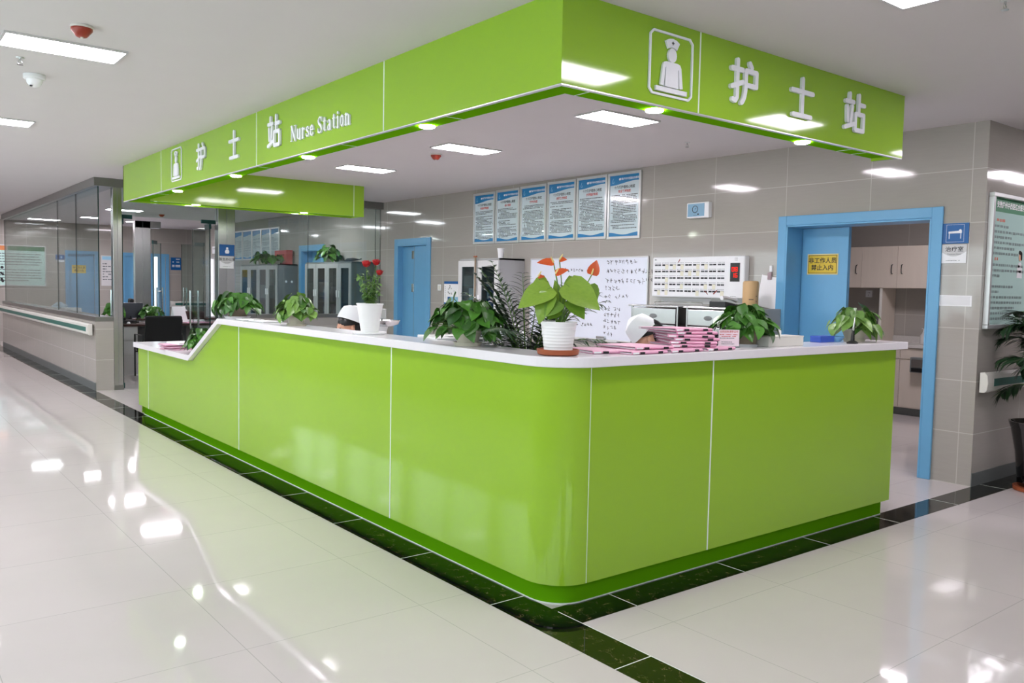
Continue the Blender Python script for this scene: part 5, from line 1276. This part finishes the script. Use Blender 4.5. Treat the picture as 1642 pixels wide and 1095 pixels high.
o = wall_thing('door_sign', 'small blue door sign right of the office blue door', 'sign', (B, 10.72, 1.80)); MB().box(0, 0, .001, .16, .14, .008).build('plate', BLUEDK, o); m = MB(); m.rect(.05, .03, .08, .11, .0084); m.build('mark', WHITE, o)

def desk(label, x0, y0, x1, y1):
    o = thing('office_desk', label, 'desk', (x0, y0, 0)); w, d = x1-x0, y1-y0
    MB().box(0, 0, .72, w, d, .75).build('desk_top', WOODD, o, bevel=.003)
    for x in (.03, w-.45): 
        p = MB().box(x, .05, 0, x+.42, d-.05, .72).build('pedestal', LGREY, o)
        for z in (.08, .30, .52): dr = MB().box(x+.01, .035, z, x+.41, .0495, z+.19).build('drawer', LGREY, p)
    MB().box(.45, d-.07, .25, w-.45, d-.05, .72).build('modesty_panel', GREYCD, o)
    return o
desk('dark wooden office desk behind the black chair', .52, 10.42, 2.30, 11.15)
desk('dark wooden office desk farther back with the brown chair', 1.35, 12.35, 2.95, 13.0)
def office_chair(label, x, y, rz, m, w=.50, bh=.40, seat=.44, name='office_chair'):
    o = thing(name, label, 'chair', (x, y, 0), rz, 'office chairs'); bz = seat+.06
    MB().box(-w/2, -.22, seat-.06, w/2, .24, seat+.02).build('seat', m, o, bevel=.025, seg=3)
    b = MB(Matrix.Translation((0, -.23, bz)) @ Matrix.Rotation(.12, 4, 'X')); b.box(-w/2, -.03, 0, w/2, .03, bh); b.build('backrest', m, o, bevel=.028, seg=3)
    for s in (-1, 1):
        a = MB(); a.tube([(s*w*.54, .2, .012), (s*w*.54, .2, seat+.18), (s*w*.54, -.2, seat+.18), (s*w*.54, -.26, .012)], .012, 8); a.build('leg_frame', BLACKP, o, True)
    x_ = MB(); x_.tube([(-w*.54, .2, seat-.07), (w*.54, .2, seat-.07)], .011, 8); x_.tube([(-w*.54, -.22, seat-.07), (w*.54, -.22, seat-.07)], .011, 8); x_.build('crossbar', BLACKP, o, True)
    return o
office_chair('black office chair with its back to the corridor at the nearest office desk', 1.13, 9.98, 0, BLACK)
office_chair('dark brown leather chair at the farther office desk', 2.08, 11.95, 0, WOODB)
office_chair('black chair behind the corridor glass, left one of two round-backed chairs', .95, 12.9, 1.2, BLACK, .5, .62)
office_chair('black chair behind the corridor glass, right one of two round-backed chairs', .95, 12.0, 1.4, BLACK, .5, .60)
# things on the nearest desk
pothos('potted_plant', 'upright dark-leaved plant in a pot on the nearest office desk beside the steel column', (.72, 10.75, .7505), 0, 61, (.07, .05, .12, POTK), .30, .26, 34, .14, trail=.1)
pothos('potted_plant', 'round bushy plant on the nearest office desk above the black chair', (1.28, 10.95, .7505), 0, 62, (.08, .06, .09, POTK), .40, .24, 70, .10, trail=.3)
o = thing('desk_calendar', 'white folded card standing on the nearest office desk, right of the bushy plant', 'calendar', (1.64, 10.72, .7505), .2)
MB().add([(-.1, -.09, 0), (.1, -.09, 0), (.08, .0, .25), (-.12, .0, .25), (-.1, .09, 0), (.1, .09, 0)], [(0, 1, 2, 3), (5, 4, 3, 2), (0, 4, 5, 1), (0, 3, 4), (1, 5, 2)]).build('card', PAPER, o)
o = thing('desk_phone', 'dark desk phone on the nearest office desk', 'telephone', (.90, 10.72, .7505)); MB().box(-.10, -.10, 0, .10, .10, .05).build('phone_body', BLACKP, o, bevel=.01); MB().tube([(-.07, -.09, .065), (-.07, 0, .08), (-.07, .09, .065)], [.02, .013, .02], 8).build('handset', BLACKP, o, True)
o = thing('computer_monitor', 'grey computer monitor seen from the side on the nearest office desk', 'monitor', (.98, 10.93, .7505), .35); MB().box(-.10, -.08, 0, .10, .08, .015).build('stand', BLACKP, o, bevel=.004); MB().tube([(0, 0, .015), (0, 0, .10)], .02, 8).build('neck', BLACKP, o); MB().box(-.21, -.015, .07, .21, .015, .30).build('screen', mat('slate_plastic', '#4a4c54', .4), o, bevel=.006)
o = thing('computer_mouse', 'white mouse at the left front of the nearest office desk', 'mouse', (.86, 10.52, .7505)); MB().ball((0, 0, 0), .035, 14, 6, .7, 1, .9, z0=0).build('shell', WHITE, o, True)
o = thing('black_tray', 'black tray at the right front of the nearest office desk', 'tray', (1.52, 10.55, .7505)); MB().box(-.1, -.07, 0, .1, .07, .06).build('tray_body', BLACKP, o, bevel=.006)
o = thing('pink_papers', 'pink papers spread on the nearest office desk', 'paper', (1.85, 10.65, .7505), .2); MB().box(-.2, -.15, 0, .2, .15, .012).build('sheets', PINK, o)
o = thing('white_papers', 'white papers on the nearest office desk beside the pink ones', 'paper', (1.98, 10.98, .7505), -.2); MB().box(-.15, -.1, 0, .12, .1, .03).build('sheets', PAPER, o)
o = thing('pump_bottle', 'small white bottle on the farther office desk', 'bottle', (2.25, 12.5, .7505)); MB().lathe([(.045, 0), (.048, .01), (.048, .13), (.02, .17), (.02, .21), (.002, .21)], 16).build('bottle', WHITE, o, True); MB().tube([(0, 0, .21), (0, 0, .25), (.04, 0, .25)], .009, 8).build('pump', BLACKP, o, True)
o = thing('side_table', 'grey table against the dwarf wall behind the corridor glass', 'table', (.27, 12.0, 0)); MB().box(0, 0, .80, .30, 2.2, .83).build('table_top', mat('slate_blue', '#66727c', .5), o)
for x, y in ((.02, .02), (.25, .02), (.02, 2.15), (.25, 2.15)): MB().box(x, y, 0, x+.03, y+.03, .80).build('leg', GREYCD, o)
o = thing('plastic_bag', 'crumpled blue-white plastic bag on the grey table behind the corridor glass', 'bag', (.42, 13.2, .8305)); rnd = random.Random(3)
vs = []; n = 14
for j in range(8):
    for k in range(n):
        a = 2*PI*k/n; r = .14*math.sin(PI*(.12+.8*j/7))*(1+rnd.uniform(-.22, .22)); vs.append((r*math.cos(a)*.8, r*math.sin(a)*1.4, .002+.17*j/7))
MB().add(vs, [(j*n+k, j*n+(k+1) % n, (j+1)*n+(k+1) % n, (j+1)*n+k) for j in range(7) for k in range(n)]+[tuple(range(n-1, -1, -1)), tuple(7*n+k for k in range(n))]).build('film', mat('blue_film', '#a9c3d3', .3), o)
o = thing('paper_box', 'white box on the grey table behind the corridor glass', 'box', (.44, 12.35, .8305)); MB().box(-.12, -.16, 0, .12, .16, .10).build('box_body', WHITE, o, bevel=.004)

# ---- far wall
def far_board(name, label, x, z, w, h, orange=True):
    o = wall_thing(name, label, 'notice board', (x, FAR, z), '-y')
    m = MB()
    for x0, x1, ya, yb in ((0, w, 0, .02), (0, w, h-.02, h), (0, .02, .02, h-.02), (w-.02, w, .02, h-.02)): m.box(x0, ya, .001, x1, yb, .03)
    m.build('frame', ALU, o); MB().box(.018, .018, .002, w-.018, h-.018, .012).build('sheet', SHEETG, o)
    m = MB(); m.rect(.27, h-.12, w-.02, h-.02, .0126); m.build('green_header', GREENP, o); m = MB(); m.rect(.02, h-.12, .25, h-.02, .0126); m.build('orange_header', ORANGE, o)
    m = MB(); dashes(m, .06, w-.08, h-.18, 11, .058, .022, .0132, random.Random(60), .9, .05); m.build('body_lines', GINK, o)
    m = MB(); m.stroke([(.16, .40), (.161, .40)], .06, .0132, .0136); m.stroke([(.14, .28), (.18, .25)], .04, .0132, .0136); m.stroke([(.15, .15), (.17, .10)], .05, .0132, .0136); m.build('dark_print', INK, o)
    return o
far_board('far_notice_board', 'notice board with orange and green header on the far wall, through the glass', .07, 1.215, 1.0, .89)
o = wall_thing('door_sign', 'small blue sign on the far wall left of the blue door behind the glass', 'sign', (1.265, FAR, 1.82), '-y'); MB().box(0, 0, .001, .175, .11, .01).build('plate', BLUEDK, o); m = MB(); m.rect(.10, .03, .13, .085, .0104); m.build('mark', BLUELT, o); MB().box(.03, -.05, .001, .175, -.005, .006).build('name_plate', WHITE, o)
o = wall_thing('warning_sign', 'yellow sign on the far blue door seen through the corridor glass', 'sign', (1.60, FAR+.05, 1.53), '-y'); MB().box(0, 0, .001, .29, .18, .006).build('plate', YEL, o); m = MB(); text(m, '非工作人员', .145, .12, .05, .0064, 1, .018); text(m, '禁止入内', .145, .055, .05, .0064, 1, .018); m.build('lettering', INK, o)
o = wall_thing('floor_sign', 'dark blue sign with white marks on the far wall, right of a blue door', 'sign', (3.745, FAR, 1.66), '-y'); MB().box(0, 0, .001, .24, .30, .012).build('plate', BLUEDK, o); m = MB()
for x, y, w_ in ((.12, .25, .09), (.04, .18, .03), (.13, .18, .07), (.03, .10, .06), (.11, .10, .11), (.03, .07, .06), (.11, .07, .11)): m.rect(x, y, x+w_, y+.022, .0124)
m.build('marks', WHITE, o)
o = wall_thing('far_notice', 'pale notice on the far wall between the two far blue doors', 'notice', (2.20, FAR, 1.25), '-y'); MB().box(0, 0, .001, .30, .70, .01).build('sheet', LGREY, o); m = MB(); m.rect(.02, .60, .28, .68, .0104); m.build('heading', BLUELT, o); m = MB(); dashes(m, .03, .27, .52, 7, .06, .025, .0104, random.Random(4)); m.build('print', GINK, o)
o = wall_thing('exit_box', 'white hanging exit light on the office back wall', 'sign', (B, 16.4, 2.02)); MB().box(0, 0, .001, .42, .16, .05).build('case', WHITE, o, bevel=.005); m = MB(); dashes(m, .05, .3, .12, 1, .1, .03, .0505, random.Random(1)); m.build('mark', GREYC, o)
